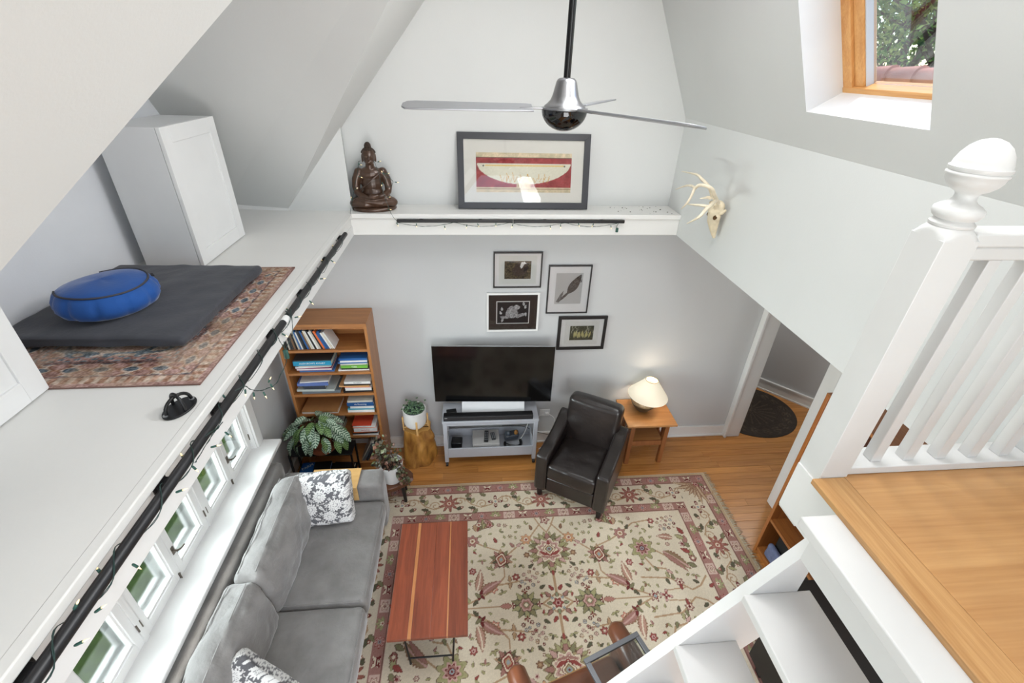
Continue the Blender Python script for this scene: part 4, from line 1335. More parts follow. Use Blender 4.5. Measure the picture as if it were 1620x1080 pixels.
# ------------------------------------------------------------------ tall bookcase and its books
bk = thing('bookcase', 'tall reddish wooden bookcase full of books in the left corner', 'bookcase', (-1.266, 3.645, 0))
BX0, BX1, BY0, BY1 = -1.645, -0.887, 3.495, 3.795
def bc(x0, x1, y0, y1, z0, z1): return MB().box(x0+1.266, x1+1.266, y0-3.645, y1-3.645, z0, z1)
cherh = wood('cherry_shelf', (148, 94, 50), (188, 130, 76), 0, 0.4, 1.0, tone=0.05)
bc(BX0, BX1, BY0, BY1, 1.655, 1.682).build('top', cherh, bk, bevel=0.002)
bc(BX0, BX0+0.024, BY0+0.0005, BY1, 0, 1.655).build('side', cherry, bk, bevel=0.0015); bc(BX1-0.024, BX1, BY0+0.0005, BY1, 0, 1.655).build('side', cherry, bk, bevel=0.0015)
bc(BX0+0.024, BX1-0.024, BY1-0.012, BY1, 0.05, 1.655).build('back_panel', cherh, bk)
bc(BX0+0.024, BX1-0.024, BY0, BY0+0.012, 1.637, 1.655).build('top_rail', cherh, bk)
SH = [1.427, 1.190, 0.952, 0.719, 0.439, 0.075]
for z in SH:
    bc(BX0+0.024, BX1-0.024, BY0+0.003, BY1-0.012, z-0.024, z).build('shelf', cherh, bk, bevel=0.0012)
bc(BX0+0.024, BX1-0.024, BY0+0.01, BY0+0.025, 0, 0.051).build('kickboard', cherh, bk)
paper = mat('book_pages', (226, 219, 202), 0.9, bump=0.2, bs=200)
def cmat(col):
    return mat('cover_%d_%d_%d' % col, col, 0.42, var=0.06, vs=20)
def book(label, t_, w_, d_, col, M, title=None, tcol=(235, 235, 232), group='books in the tall bookcase', tsize=None, flat=True, strip=None):
    """flat book: width w (x), depth d (y), thickness t (z); spine on -y"""
    c_ = 0.0028 if t_ > 0.014 else 0.0016
    b = MB()
    b.box(0, w_, 0, d_, 0, c_); b.box(0, w_, 0, d_, t_-c_, t_); b.box(0, w_, 0, c_, c_, t_-c_)
    o = b.build('book', cmat(col))
    o.matrix_world = M
    MB().box(0.003, w_-0.003, c_, d_-0.004, c_, t_-c_).build('pages', paper, o)
    if strip:
        MB().box(0, w_, -0.0006, 0.0, t_*strip[0], t_*strip[1]).build('band', cmat(strip[2]), o)
    if title:
        text_mesh(title, tsize or t_*0.75, cmat(tcol), o, (w_/2, -0.0008, t_/2), (PI/2, 0, 0))
    return tag(o, label, 'book', group)
CN = {(60, 62, 66): 'black', (30, 30, 33): 'black', (38, 150, 190): 'turquoise', (226, 226, 224): 'white', (150, 52, 98): 'magenta', (60, 110, 170): 'blue', (112, 178, 70): 'green', (196, 192, 182): 'grey', (96, 118, 176): 'violet-blue', (58, 64, 74): 'charcoal',
      (186, 194, 190): 'pale grey', (106, 116, 124): 'slate', (210, 160, 110): 'tan', (200, 74, 50): 'red', (32, 82, 138): 'navy blue', (84, 156, 176): 'teal', (166, 118, 74): 'brown', (222, 108, 50): 'orange', (44, 70, 50): 'dark green', (40, 96, 160): 'royal blue', (120, 92, 70): 'taupe', (214, 206, 186): 'cream'}
def stack(x0, z0, y0, items, shelf, side):
    z = z0+0.0004
    n_ = len(items)
    for k, it in enumerate(items):
        t_, w_, d_, col, dx = it[:5]
        t_ *= 1.22
        kw = it[5] if len(it) > 5 else {}
        word = CN[col]
        rk = n_-1-k
        pos = 'at the top' if rk == 0 else ('at the bottom' if k == 0 else ORD[rk]+' from the top')
        lab = '%s book %s of the %s stack on the %s bookcase shelf' % (word, pos, side, shelf)
        book(lab, t_, w_, d_, col, Tr(x0+dx, y0+random.uniform(-0.004, 0.006), z) @ Rot('Z', random.uniform(-2.5, 2.5) if 'rz' not in kw else kw.pop('rz')), **kw)
        z += t_+0.0006
BLK = (30, 30, 33); WHT = (226, 226, 224); GRY = (196, 192, 182)
stack(-1.59, 1.190, 3.520, [(0.012, 0.30, 0.21, (60, 110, 170), 0.06), (0.018, 0.30, 0.22, (150, 52, 98), 0.04, dict(strip=(0.2, 0.8, (226, 226, 224)))), (0.012, 0.29, 0.21, WHT, 0.03), (0.008, 0.28, 0.2, GRY, 0.06),
     (0.038, 0.325, 0.225, (38, 150, 190), 0.02, dict(title="AUDUBON'S AVIARY", tsize=0.024, rz=0.5)), (0.007, 0.325, 0.225, (60, 62, 66), 0.02, dict(rz=0.5))], 'second', 'left')
stack(-1.185, 1.190, 3.515, [(0.013, 0.27, 0.2, WHT, -0.01), (0.014, 0.235, 0.2, BLK, 0.02), (0.022, 0.235, 0.2, (112, 178, 70), 0.018, dict(title='TREES', tsize=0.019)), (0.012, 0.235, 0.2, GRY, 0.018), (0.014, 0.25, 0.2, (60, 110, 170), 0.0), (0.014, 0.235, 0.2, WHT, 0.02), (0.018, 0.245, 0.2, (40, 96, 160), 0.01)], 'second', 'right')
stack(-1.585, 0.952, 3.508, [(0.026, 0.335, 0.22, (106, 116, 124), 0.035, dict(rz=1.5)), (0.018, 0.33, 0.22, (186, 194, 190), -0.005, dict(rz=-1)), (0.030, 0.19, 0.16, (58, 64, 74), 0.06), (0.026, 0.27, 0.2, (96, 118, 176), 0.01, dict(rz=1)), (0.008, 0.25, 0.2, WHT, 0.035, dict(rz=4))], 'third', 'left')
stack(-1.185, 0.952, 3.512, [(0.020, 0.265, 0.2, BLK, 0.0), (0.016, 0.235, 0.2, WHT, 0.02), (0.018, 0.235, 0.2, (226, 226, 224), 0.02, dict(strip=(0.75, 1, (200, 74, 50)))), (0.012, 0.27, 0.2, (210, 160, 110), -0.03), (0.012, 0.24, 0.2, BLK, 0.015), (0.020, 0.235, 0.2, WHT, 0.02, dict(title='THE GARDEN', tsize=0.012, tcol=(60, 62, 66)))], 'third', 'right')
stack(-1.60, 0.719, 3.515, [(0.016, 0.33, 0.22, WHT, 0.0), (0.014, 0.33, 0.23, (166, 118, 74), 0.0)], 'fourth', 'left')
stack(-1.185, 0.719, 3.515, [(0.020, 0.245, 0.2, WHT, 0.005), (0.014, 0.245, 0.2, (84, 156, 176), 0.005), (0.016, 0.22, 0.19, WHT, 0.03), (0.010, 0.22, 0.19, GRY, 0.03), (0.034, 0.245, 0.2, (32, 82, 138), 0.008, dict(title='de Kooning', tsize=0.024, rz=-0.5)), (0.016, 0.23, 0.2, GRY, 0.015)], 'fourth', 'right')
stack(-1.185, 0.439, 3.500, [(0.012, 0.245, 0.2, WHT, 0.01, dict(rz=-3)), (0.014, 0.235, 0.2, BLK, 0.012), (0.012, 0.235, 0.2, (222, 108, 50), 0.02), (0.034, 0.22, 0.2, WHT, 0.03, dict(title='GENTLEMAN', tsize=0.014, tcol=(200, 74, 50))), (0.012, 0.22, 0.19, (222, 108, 50), 0.02), (0.014, 0.21, 0.19, WHT, 0.03), (0.010, 0.18, 0.18, (200, 74, 50), 0.02)], 'fifth', 'right')
stack(-1.58, 0.439, 3.512, [(0.02, 0.30, 0.22, GRY, 0.0), (0.03, 0.28, 0.21, (44, 70, 50), 0.02), (0.016, 0.28, 0.2, WHT, 0.02)], 'fifth', 'left')
# leaning row on the top shelf
rowc = [(30, 30, 33), (196, 192, 182), (60, 62, 66), (60, 62, 66), (120, 92, 70), (30, 30, 33), (196, 192, 182), (60, 110, 170), (226, 226, 224), (60, 62, 66), (30, 30, 33), (40, 96, 160), (120, 92, 70), (214, 206, 186), (226, 226, 224), (30, 30, 33), (226, 226, 224), (196, 192, 182), (30, 30, 33), (222, 108, 50), (40, 96, 160), (32, 82, 138), (226, 226, 224), (214, 206, 186), (226, 226, 224)]
x = -1.600
prev = 0
nrow = len(rowc)
for i, col in enumerate(rowc):
    th = R(3+21*i/nrow)
    t_ = random.choice((0.011, 0.013, 0.016))
    hgt = random.uniform(0.165, 0.196)
    x += 0.19*(math.sin(th)-math.sin(prev))
    prev = th
    # upright: thickness along x -> rotate the flat book about Y by -90 then lean
    M_ = Tr(x, 3.518, 1.4275) @ Matrix.Rotation(-th, 4, 'Y') @ Tr(t_, 0, 0) @ Rot('Y', -90)
    lab = '%s spine, %s from the right in the leaning row on the top bookcase shelf' % (CN[col], ORD[nrow-1-i])
    book(lab, t_, hgt, 0.15, col, M_, group='leaning books on the top bookcase shelf')
    x += t_/math.cos(th)+0.0006
# bottom compartment: magazines leaning together
bx = -1.135
for i, (col, t_) in enumerate((((196, 192, 182), 0.012), ((226, 226, 224), 0.008), ((106, 116, 124), 0.026), ((58, 64, 74), 0.02))):
    th = R(-27)
    M_ = Tr(bx, 3.52, 0.0765) @ Matrix.Rotation(-th, 4, 'Y') @ Rot('Y', -90)
    book('%s magazine leaning in the bottom bookcase compartment, %s from the left' % (CN[col], ORD[i]), t_, 0.255, 0.2, col, M_, group='magazines in the bottom bookcase compartment')
    bx += t_/math.cos(th)+0.001

# ------------------------------------------------------------------ black console table, plant, farm book
ctb = thing('console_table', 'low black metal table in front of the bookcase holding the striped plant', 'table', (-1.44, 3.385, 0))
MB().box(-0.29, 0.29, -0.095, 0.095, 0.388, 0.400).build('top', black, ctb, bevel=0.002)
for sx in (-1, 1):
    for sy in (-1, 1):
        MB().box(sx*0.281-0.008, sx*0.281+0.008, sy*0.086-0.008, sy*0.086+0.008, 0, 0.388).build('leg', black, ctb)
MB().box(-0.273, 0.273, -0.09, 0.09, 0.10, 0.110).build('shelf', black, ctb)
M_ = Tr(-1.69, 3.298, 0.1106) @ Rot('Z', 3)
o = book('blue and black book titled FARM lying under the low black table', 0.022, 0.28, 0.17, (24, 92, 168), M_, group=None)
MB().box(0.12, 0.2798, 0.0002, 0.1698, 0.0219, 0.0224).build('dark_half', cmat((30, 30, 33)), o)
text_mesh('FARM', 0.045, cmat((226, 226, 224)), o, (0.06, 0.11, 0.0226), (0, 0, R(35)))
book('black book lying at the right end under the low black table', 0.03, 0.2, 0.15, (30, 30, 33), Tr(-1.39, 3.31, 0.1106) @ Rot('Z', -4), group=None)

terra = mat('terracotta', (158, 92, 62), 0.7, var=0.12, vs=10)
soil = mat('potting_soil', (52, 40, 32), 0.95, bump=0.8, bs=90)
def leafmesh(L, W_, kind, seed):
    nu, nv = 64, 15
    u, v = np.meshgrid(np.linspace(0, 1, nu), np.linspace(-1, 1, nv), indexing='ij')
    hw = W_/2*np.sin(PI*np.clip(u, 0.0, 1)**0.82)**0.72
    X_ = u*L; Y_ = v*hw
    Z_ = 0.18*np.abs(v)*hw - 0.35*L*(u-0.15)**2*np.where(u > 0.15, 1, 0)+0.02*L*np.sin(u*14)*np.abs(v)
    P = np.stack([X_, Y_, Z_], -1).reshape(-1, 3)
    if kind == 'prayer':
        ph = (u*7.0-np.abs(v)*0.9)*2*PI
        s_ = np.clip(np.sin(ph)*1.6+0.1, -1, 1)*0.5+0.5
        s_ = np.where(np.abs(v) < 0.12, 1, s_); s_ = np.where(np.abs(v) > 0.86, 0.3, s_)
        pale = np.array([196, 214, 192]); dark = np.array([40, 80, 52])
        if seed % 3 == 2: pale = np.array([122, 152, 92]); dark = np.array([52, 80, 40])
        C_ = dark+(pale-dark)*s_[..., None]
    else:
        C_ = np.zeros((nu, nv, 3))+np.array(kind)
    i = np.arange(nu*nv).reshape(nu, nv)
    f_ = np.stack([i[:-1, :-1], i[1:, :-1], i[1:, 1:], i[:-1, 1:]], -1).reshape(-1, 4)
    return np_mesh('leaf', P, f_, C_.reshape(-1, 3))
leaf_m = attr_mat('plant_leaf', 0.45, spec=0.5)
pp = thing('potted_plant', 'striped prayer plant in a terracotta pot on the low black table', 'plant', (-1.43, 3.39, 0.4006))
b = MB(); b.lathe([(0.085, 0.0), (0.115, 0.006), (0.122, 0.024), (0.116, 0.026), (0.105, 0.012), (0.02, 0.010)], n=32)
b.build('saucer', terra, pp, smooth=50)
b = MB(); b.lathe([(0.066, 0.012), (0.088, 0.115), (0.096, 0.118), (0.097, 0.145), (0.086, 0.146), (0.082, 0.130), (0.01, 0.128)], n=32)
b.build('pot', terra, pp, smooth=50)
lms = [leafmesh(L, W_, 'prayer', i) for i, (L, W_) in enumerate(((0.15, 0.076), (0.125, 0.064), (0.115, 0.060), (0.155, 0.076), (0.105, 0.055), (0.13, 0.068)))]
for m_ in lms: m_.materials.append(leaf_m)
stems = MB()
rl = random.Random(5)
nleaf = 84
for i in range(nleaf):
    a = 2.399*i+rl.uniform(-0.3, 0.3)
    rr = 0.03+0.20*(i/nleaf)**0.75
    rr *= 1.0+0.55*max(0, -math.cos(a))
    zz_ = 0.38-0.20*(i/nleaf)**1.3+rl.uniform(-0.03, 0.03)
    bx, by = rr*math.cos(a), rr*math.sin(a)*0.62-0.03
    by = min(by, 0.02)
    o = link('leaf', lms[rl.randrange(6)], None, pp)
    o.location = (bx, by, zz_)
    o.rotation_euler = (rl.uniform(-0.4, 0.4), 0.15+1.0*(i/nleaf)+rl.uniform(-0.2, 0.2), math.atan2(math.sin(a)*0.7-0.25, math.cos(a)))
    stems.tube([(0.2*bx, 0.2*by, 0.12), (bx*0.6, by*0.6, zz_*0.72+0.04), (bx, by, zz_)], 0.0022, 5)
so = stems.build('stems', mat('plant_stem', (92, 70, 52), 0.6), pp, smooth=60); so['kind'] = 'stuff'

# ------------------------------------------------------------------ slab stool with a white pot
sl_w = wood('walnut_slab', (74, 42, 24), (112, 68, 40), 0, 0.4, 0.8, rnd=False)
t = thing('slab_stool', 'dark live-edge wooden slab stool behind the sofa arm', 'stool', (-0.79, 3.10, 0))
pl_ = []
for k in range(22):
    a = 2*PI*k/22
    pl_.append((0.205*math.cos(a)*(1+0.09*math.sin(3*a+1)), 0.145*math.sin(a)*(1+0.10*math.sin(2*a))))
b = MB(); b.prism(pl_, 2, 0.225, 0.272)
b.build('slab', sl_w, t, bevel=0.006)
for lx, ly in ((-0.12, 0.07), (-0.11, -0.075), (0.11, 0.07), (0.125, -0.06)):
    b = MB(); b.tube([(lx, ly, 0.225), (lx*1.12, ly*1.12, 0.0)], [0.02, 0.014], 10)
    b.build('leg', mat('black_leg', (22, 19, 18), 0.45), t, smooth=50)
whitepot = mat('white_ceramic', (226, 226, 224), 0.35, var=0.03)
t = thing('potted_plant', 'trailing reddish-green plant in a tapered white pot on the dark slab stool', 'plant', (-0.755, 3.09, 0.2726))
b = MB(); b.lathe([(0.078, 0.0), (0.086, 0.004), (0.108, 0.195), (0.108, 0.202), (0.098, 0.202), (0.096, 0.178), (0.01, 0.176)], n=36)
b.build('pot', whitepot, t, smooth=50)
b = MB(); b.lathe([(0.096, 0.177), (0.03, 0.181), (0.001, 0.182)], n=24, cap=False)
b.build('soil', soil, t, smooth=60)
def small_foliage(name, parent, n_, gen, sizes, cols, seed):
    rr = random.Random(seed)
    V = []; Fc = []; C_ = []
    for i in range(n_):
        p, d = gen(rr, i)
        s_ = rr.uniform(*sizes)
        d = d.normalized(); side = d.cross(Vector((rr.uniform(-1, 1), rr.uniform(-1, 1), 1))).normalized(); nrm_ = side.cross(d)
        o_ = len(V)
        V += [p, p+d*s_*0.5+side*s_*0.42+nrm_*s_*0.10, p+d*s_-nrm_*s_*0.10, p+d*s_*0.5-side*s_*0.42+nrm_*s_*0.10, p+d*s_*0.5-nrm_*s_*0.04]
        Fc += [(o_, o_+1, o_+4, o_+4), (o_+1, o_+2, o_+4, o_+4), (o_+2, o_+3, o_+4, o_+4), (o_+3, o_, o_+4, o_+4)]
        c_ = np.array(rr.choice(cols), float)*rr.uniform(0.8, 1.2)
        C_ += [c_]*5
    me = bpy.data.meshes.new(name)
    me.from_pydata([tuple(v) for v in V], [], [f[:3] for f in Fc])
    set_cols(me, C_)
    o = link(name, me, leaf_m, parent, smooth=180); o['kind'] = 'stuff'
    return o
def gen_begonia(rr, i):
    a = rr.uniform(0, 2*PI)
    if i % 3 == 0:
        r_ = rr.uniform(0.02, 0.13); z_ = 0.20+rr.uniform(0.02, 0.26)*(1-r_/0.16)
        p = Vector((r_*math.cos(a)-0.03, r_*math.sin(a)+0.02, z_))
    elif i % 3 == 1:
        p = Vector((-0.07+rr.uniform(-0.06, 0.05), 0.03+rr.uniform(-0.06, 0.06), 0.24+rr.uniform(-0.12, 0.20)))
    else:
        k = rr.random()
        p = Vector((0.06+0.07*k+rr.uniform(-0.03, 0.03), -0.05-0.05*k+rr.uniform(-0.03, 0.03), 0.21-0.17*k+rr.uniform(-0.02, 0.02)))
    d = Vector((p.x*3+rr.uniform(-0.3, 0.3), p.y*3+rr.uniform(-0.3, 0.3), rr.uniform(-0.5, 0.5)))
    return p, d
small_foliage('foliage', t, 420, gen_begonia, (0.026, 0.052), [(88, 84, 60), (104, 110, 72), (110, 76, 62), (70, 66, 52), (128, 138, 110), (128, 92, 74)], 3)
b = MB()
for k in range(16):
    a = 2.4*k; r_ = 0.05+0.05*((k*7) % 5)/5
    b.tube([(0.02*math.cos(a), 0.02*math.sin(a), 0.15), (r_*0.6*math.cos(a), r_*0.6*math.sin(a), 0.23), (r_*math.cos(a)-0.03, r_*math.sin(a)+0.01, 0.22+0.1*((k*3) % 4)/4)], 0.002, 5)
o = b.build('stems', mat('red_stem', (120, 82, 66), 0.6), t, smooth=60); o['kind'] = 'stuff'

# ------------------------------------------------------------------ stump, pot stand, succulent
barkw, n, l, bb = base('yellow_stump', (186, 126, 50), 0.45)
mp = tex_vec(n, l, (6, 6, 2.4)); nz = n.new('ShaderNodeTexNoise'); nz.inputs['Scale'].default_value = 1.6; nz.inputs['Detail'].default_value = 6; nz.inputs['Distortion'].default_value = 1.2
l.new(mp.outputs[0], nz.inputs['Vector'])
cr = n.new('ShaderNodeValToRGB'); cr.color_ramp.elements[0].position = 0.30; cr.color_ramp.elements[1].position = 0.72
cr.color_ramp.elements[0].color = (*lin((112, 66, 22)), 1); cr.color_ramp.elements[1].color = (*lin((206, 152, 74)), 1)
l.new(nz.outputs['Fac'], cr.inputs['Fac']); l.new(cr.outputs[0], bb.inputs['Base Color']); add_bump(n, l, bb, nz.outputs['Fac'], 0.3, 0.01)
bb.inputs['Coat Weight'].default_value = 0.3
topw, n, l, bb = base('stump_top', (204, 158, 84), 0.5)
mp = tex_vec(n, l); wv = n.new('ShaderNodeTexWave'); wv.wave_type = 'RINGS'; wv.rings_direction = 'Z'; wv.inputs['Scale'].default_value = 38; wv.inputs['Distortion'].default_value = 3
l.new(mp.outputs[0], wv.inputs['Vector']); cr = n.new('ShaderNodeValToRGB'); cr.color_ramp.elements[0].color = (*lin((176, 124, 60)), 1); cr.color_ramp.elements[1].color = (*lin((216, 174, 102)), 1)
l.new(wv.outputs['Fac'], cr.inputs['Fac']); l.new(cr.outputs[0], bb.inputs['Base Color'])
t = thing('tree_stump', 'polished yellow tree stump used as a plant stand beside the trolley', 'stump', (-0.555, 3.615, 0))
def stump_r(a, z_):
    return (0.158-0.045*(z_/0.42)+0.022*math.sin(2*a+0.6)+0.012*math.sin(5*a+z_*9)+0.02*math.exp(-((z_-0.22)/0.07)**2)*math.exp(-(((a-5.2))/0.5)**2)+0.03*math.exp(-((z_-0.33)/0.05)**2)*math.exp(-((a-6.0)/0.25)**2)) + 0.018*math.cos(a-4.4)*(1-z_/0.42)
b = MB(); ns, nz_ = 48, 16
vs = []
for j in range(nz_+1):
    z_ = 0.42*j/nz_
    for k in range(ns):
        a = 2*PI*k/ns; r_ = stump_r(a, z_)*(1 if 0 < j else 0.95)
        vs.append((r_*math.cos(a), r_*math.sin(a), z_))
fs = [(j*ns+k, j*ns+(k+1) % ns, (j+1)*ns+(k+1) % ns, (j+1)*ns+k) for j in range(nz_) for k in range(ns)]
fs.append(tuple(range(ns-1, -1, -1)))
fs.append(tuple(nz_*ns+k for k in range(ns)))
b.add(vs, fs); b.build('trunk', barkw, t, smooth=50)
b = MB(); pts = [(stump_r(2*PI*k/ns, 0.42)*0.985*math.cos(2*PI*k/ns), stump_r(2*PI*k/ns, 0.42)*0.985*math.sin(2*PI*k/ns)) for k in range(ns)]
b.prism(pts, 2, 0.4205, 0.424); b.build('cut_face', topw, t)
b = MB(); b.prism([(0.0, -0.002), (0.10, -0.012), (0.10, 0.004), (0.0, 0.003)], 2, 0.4242, 0.4247); b.build('crack', mat('dark_crack', (86, 54, 24), 0.9), t)
t = thing('pot_stand', 'light bamboo four-legged stand holding the white pot on the stump', 'stand', (-0.577, 3.60, 0.4255), R(12))
for k in range(4):
    a = PI/2*k
    b = MB(); b.box(0.114, 0.128, -0.009, 0.009, -0.0, 0.165, Matrix.Rotation(a, 4, 'Z'))
    b.build('leg', bam, t, bevel=0.002)
for k in range(2):
    b = MB(); b.box(-0.114, 0.114, -0.008, 0.008, 0.030+k*0.0002-0.008*k, 0.042-0.004*k, Matrix.Rotation(PI/2*k, 4, 'Z'))
    b.build('cross_bar', bam, t)
t = thing('potted_plant', 'small green succulent in a round white pot on the stump stand', 'plant', (-0.577, 3.60, 0.469)); t.scale = (1.14, 1.14, 1.1)
b = MB(); b.lathe([(0.05, 0.0), (0.075, 0.004), (0.090, 0.025), (0.098, 0.06), (0.0985, 0.185), (0.091, 0.185), (0.089, 0.165), (0.01, 0.163)], n=40)
b.build('pot', whitepot, t, smooth=50)
b = MB(); b.lathe([(0.0905, 0.1645), (0.088, 0.18), (0.084, 0.181), (0.082, 0.168), (0.01, 0.166)], n=32); b.build('liner', mat('grey_liner', (84, 94, 102), 0.5), t, smooth=50)
rr = random.Random(8)
b = MB()
for i in range(150):
    a = rr.uniform(0, 2*PI); r_ = 0.085*math.sqrt(rr.random()); z_ = 0.185+rr.uniform(0, 0.06)*(1.2-r_/0.09)
    if i % 12 == 0: r_ *= 1.3; z_ += 0.03
    s_ = rr.uniform(0.008, 0.014)
    b.ball((r_*math.cos(a), r_*math.sin(a), z_), (s_, s_*0.8, s_*0.55), 7, 5, Matrix.Rotation(rr.uniform(0, 6), 3, 'Z') @ Matrix.Rotation(rr.uniform(-1, 1), 3, 'X'))
o = b.build('foliage', mat('jade_leaf', (84, 112, 82), 0.35, var=0.3, vs=30), t, smooth=180); o['kind'] = 'stuff'
# ------------------------------------------------------------------ ceiling fan
fan = thing('ceiling_fan', 'three-bladed silver and black ceiling fan on a long black rod', 'fan', (0.4056, 2.137, 3.44))
chrome = mat('brushed_nickel', (150, 150, 152), 0.28, 0.9, bump=0.05, bs=60)
rodm = mat('black_chrome', (24, 24, 25), 0.2, 0.4)
b = MB(); b.tube([(0, 0, 0.10), (0, 0, 1.10)], 0.0145, 16); b.build('downrod', rodm, fan, smooth=50)
b = MB(); b.lathe([(0.02, 0.98), (0.06, 1.0), (0.07, 1.105), (0.01, 1.109)], n=24); b.build('ceiling_canopy', chrome, fan, smooth=50)
b = MB(); b.lathe([(0.088, 0.004), (0.086, 0.010), (0.075, 0.018), (0.062, 0.032), (0.054, 0.05), (0.042, 0.098), (0.038, 0.106), (0.030, 0.112), (0.012, 0.114)], n=40)
b.build('motor_housing', chrome, fan, smooth=50)
b = MB(); b.lathe([(0.092, -0.004), (0.098, -0.002), (0.098, 0.004), (0.088, 0.0055)], n=40); b.build('blade_ring', chrome, fan, smooth=50)
b = MB(); b.lathe([(0.0005, -0.086)]+[(0.096*math.sin(a*PI/24), -0.004-0.082*math.cos(a*PI/24)) for a in range(1, 12)]+[(0.096, -0.004), (0.09, -0.002)], n=48)
b.build('dome_cover', mat('black_glass', (6, 6, 7), 0.06, spec=0.8), fan, smooth=60)
bl_m = mat('silver_blade', (152, 153, 156), 0.35, 0.55, var=0.05)
for ang in (180, 60, -60):
    Mz = Matrix.Rotation(R(ang), 4, 'Z')
    b = MB(); b.box(0.06, 0.19, -0.022, 0.022, -0.003, 0.003, Mz)
    br = b.build('blade_bracket', chrome, fan, bevel=0.002)
    Mp = Mz @ Rot('X', -9)
    po = [(0.135, -0.052), (0.16, -0.058), (0.62, -0.062), (0.655, -0.050), (0.67, -0.02), (0.67, 0.03), (0.655, 0.055), (0.62, 0.060), (0.16, 0.054), (0.135, 0.05)]
    vs = [Mp @ Vector((x_, y_, z_)) for z_ in (-0.003, 0.004) for x_, y_ in po]
    n_ = len(po)
    b = MB().add(vs, [tuple(range(n_-1, -1, -1)), tuple(range(n_, 2*n_))]+[(i, (i+1) % n_, n_+(i+1) % n_, n_+i) for i in range(n_)])
    b.build('blade', bl_m, fan, bevel=0.0015)

# ------------------------------------------------------------------ framed pictures
pglass = glass('picture_glass', (252, 252, 252), 0.8)
printm = attr_mat('art_print', 0.6)
def picture(label, cx, cz, w_, h_, fw_, fcol, mcol, prw, prh, painter, y=3.795, res=0.004, lean=0.0, loc=None, th=0.018, dz=0.0, frough=0.4, margin=None):
    t = thing('framed_picture', label, 'picture', loc or (cx, y, cz))
    if lean: t.rotation_euler = (R(-lean), 0, 0)
    fm = mat('frame_%d_%d_%d' % fcol, fcol, frough)
    zb = -h_/2 if not loc else 0.0
    zt = zb+h_
    b = MB()
    for s_ in (-1, 1):
        b2 = MB(); xo, xi = s_*w_/2, s_*(w_/2-fw_)
        b2.add([(xo, -th, zb), (xo, -th, zt), (xi, -th, zt-fw_), (xi, -th, zb+fw_), (xo, 0, zb), (xo, 0, zt), (xi, 0, zt-fw_), (xi, 0, zb+fw_)], [(0, 1, 2, 3), (4, 5, 6, 7), (0, 1, 5, 4), (2, 3, 7, 6), (1, 2, 6, 5), (0, 3, 7, 4)])
        b2.build('frame_side', fm, t, bevel=0.001)
        zo, zi = (zb, zb+fw_) if s_ < 0 else (zt, zt-fw_)
        b2 = MB(); b2.add([(-w_/2, -th, zo), (w_/2, -th, zo), (w_/2-fw_, -th, zi), (-w_/2+fw_, -th, zi), (-w_/2, 0, zo), (w_/2, 0, zo), (w_/2-fw_, 0, zi), (-w_/2+fw_, 0, zi)], [(0, 1, 2, 3), (4, 5, 6, 7), (0, 1, 5, 4), (2, 3, 7, 6), (1, 2, 6, 5), (0, 3, 7, 4)])
        b2.build('frame_rail', fm, t, bevel=0.001)
    zc = (zb+zt)/2
    mo = MB().box(-w_/2+fw_*0.8, w_/2-fw_*0.8, -0.008, -0.004, zb+fw_*0.8, zt-fw_*0.8).build('mat_board', mat('matboard_%d_%d_%d' % mcol, mcol, 0.85), t)
    if margin:
        MB().box(-prw/2-margin[0], prw/2+margin[0], -0.0088, -0.0078, zc+dz-prh/2-margin[0], zc+dz+prh/2+margin[0]).build('inner_mount', mat('mount_%d_%d_%d' % margin[1], margin[1], 0.85), mo)
    q = Canvas(prw, prh, res, (128, 128, 128))
    painter(q)
    me = q.mesh('print')
    pr = link('print', me, printm, t)
    pr.rotation_euler = (PI/2, 0, 0); pr.location = (0, -0.0094, zc+dz)
    MB().box(-w_/2+fw_*0.9, w_/2-fw_*0.9, -0.0128, -0.0118, zb+fw_*0.9, zt-fw_*0.9).build('glazing', pglass, t)
    return t
def nf(q, sx, sy, seed): return noise2(q.nx, q.ny, sx, sy, seed)
def P_goose(q):
    n_ = nf(q, 60, 40, 1)*0.6+nf(q, 16, 12, 2)*0.4
    q.a[:] = np.array([52, 46, 34])+(n_[..., None]-0.3)*np.array([120, 104, 70])
    q.poly([(-0.02, 0.05), (0.03, 0.075), (0.075, 0.07), (0.09, 0.03), (0.08, -0.02), (0.05, -0.05), (0.0, -0.06), (-0.04, -0.04), (-0.05, 0.0)], (74, 62, 54))
    q.poly([(0.02, 0.035), (0.03, 0.072), (0.06, 0.078), (0.075, 0.06), (0.055, 0.055), (0.045, 0.03), (0.03, 0.012)], (232, 230, 226))
    q.poly([(0.05, 0.02), (0.085, 0.035), (0.10, 0.03), (0.085, 0.0), (0.05, -0.02)], (40, 34, 32))
    q.grain(34, 4)
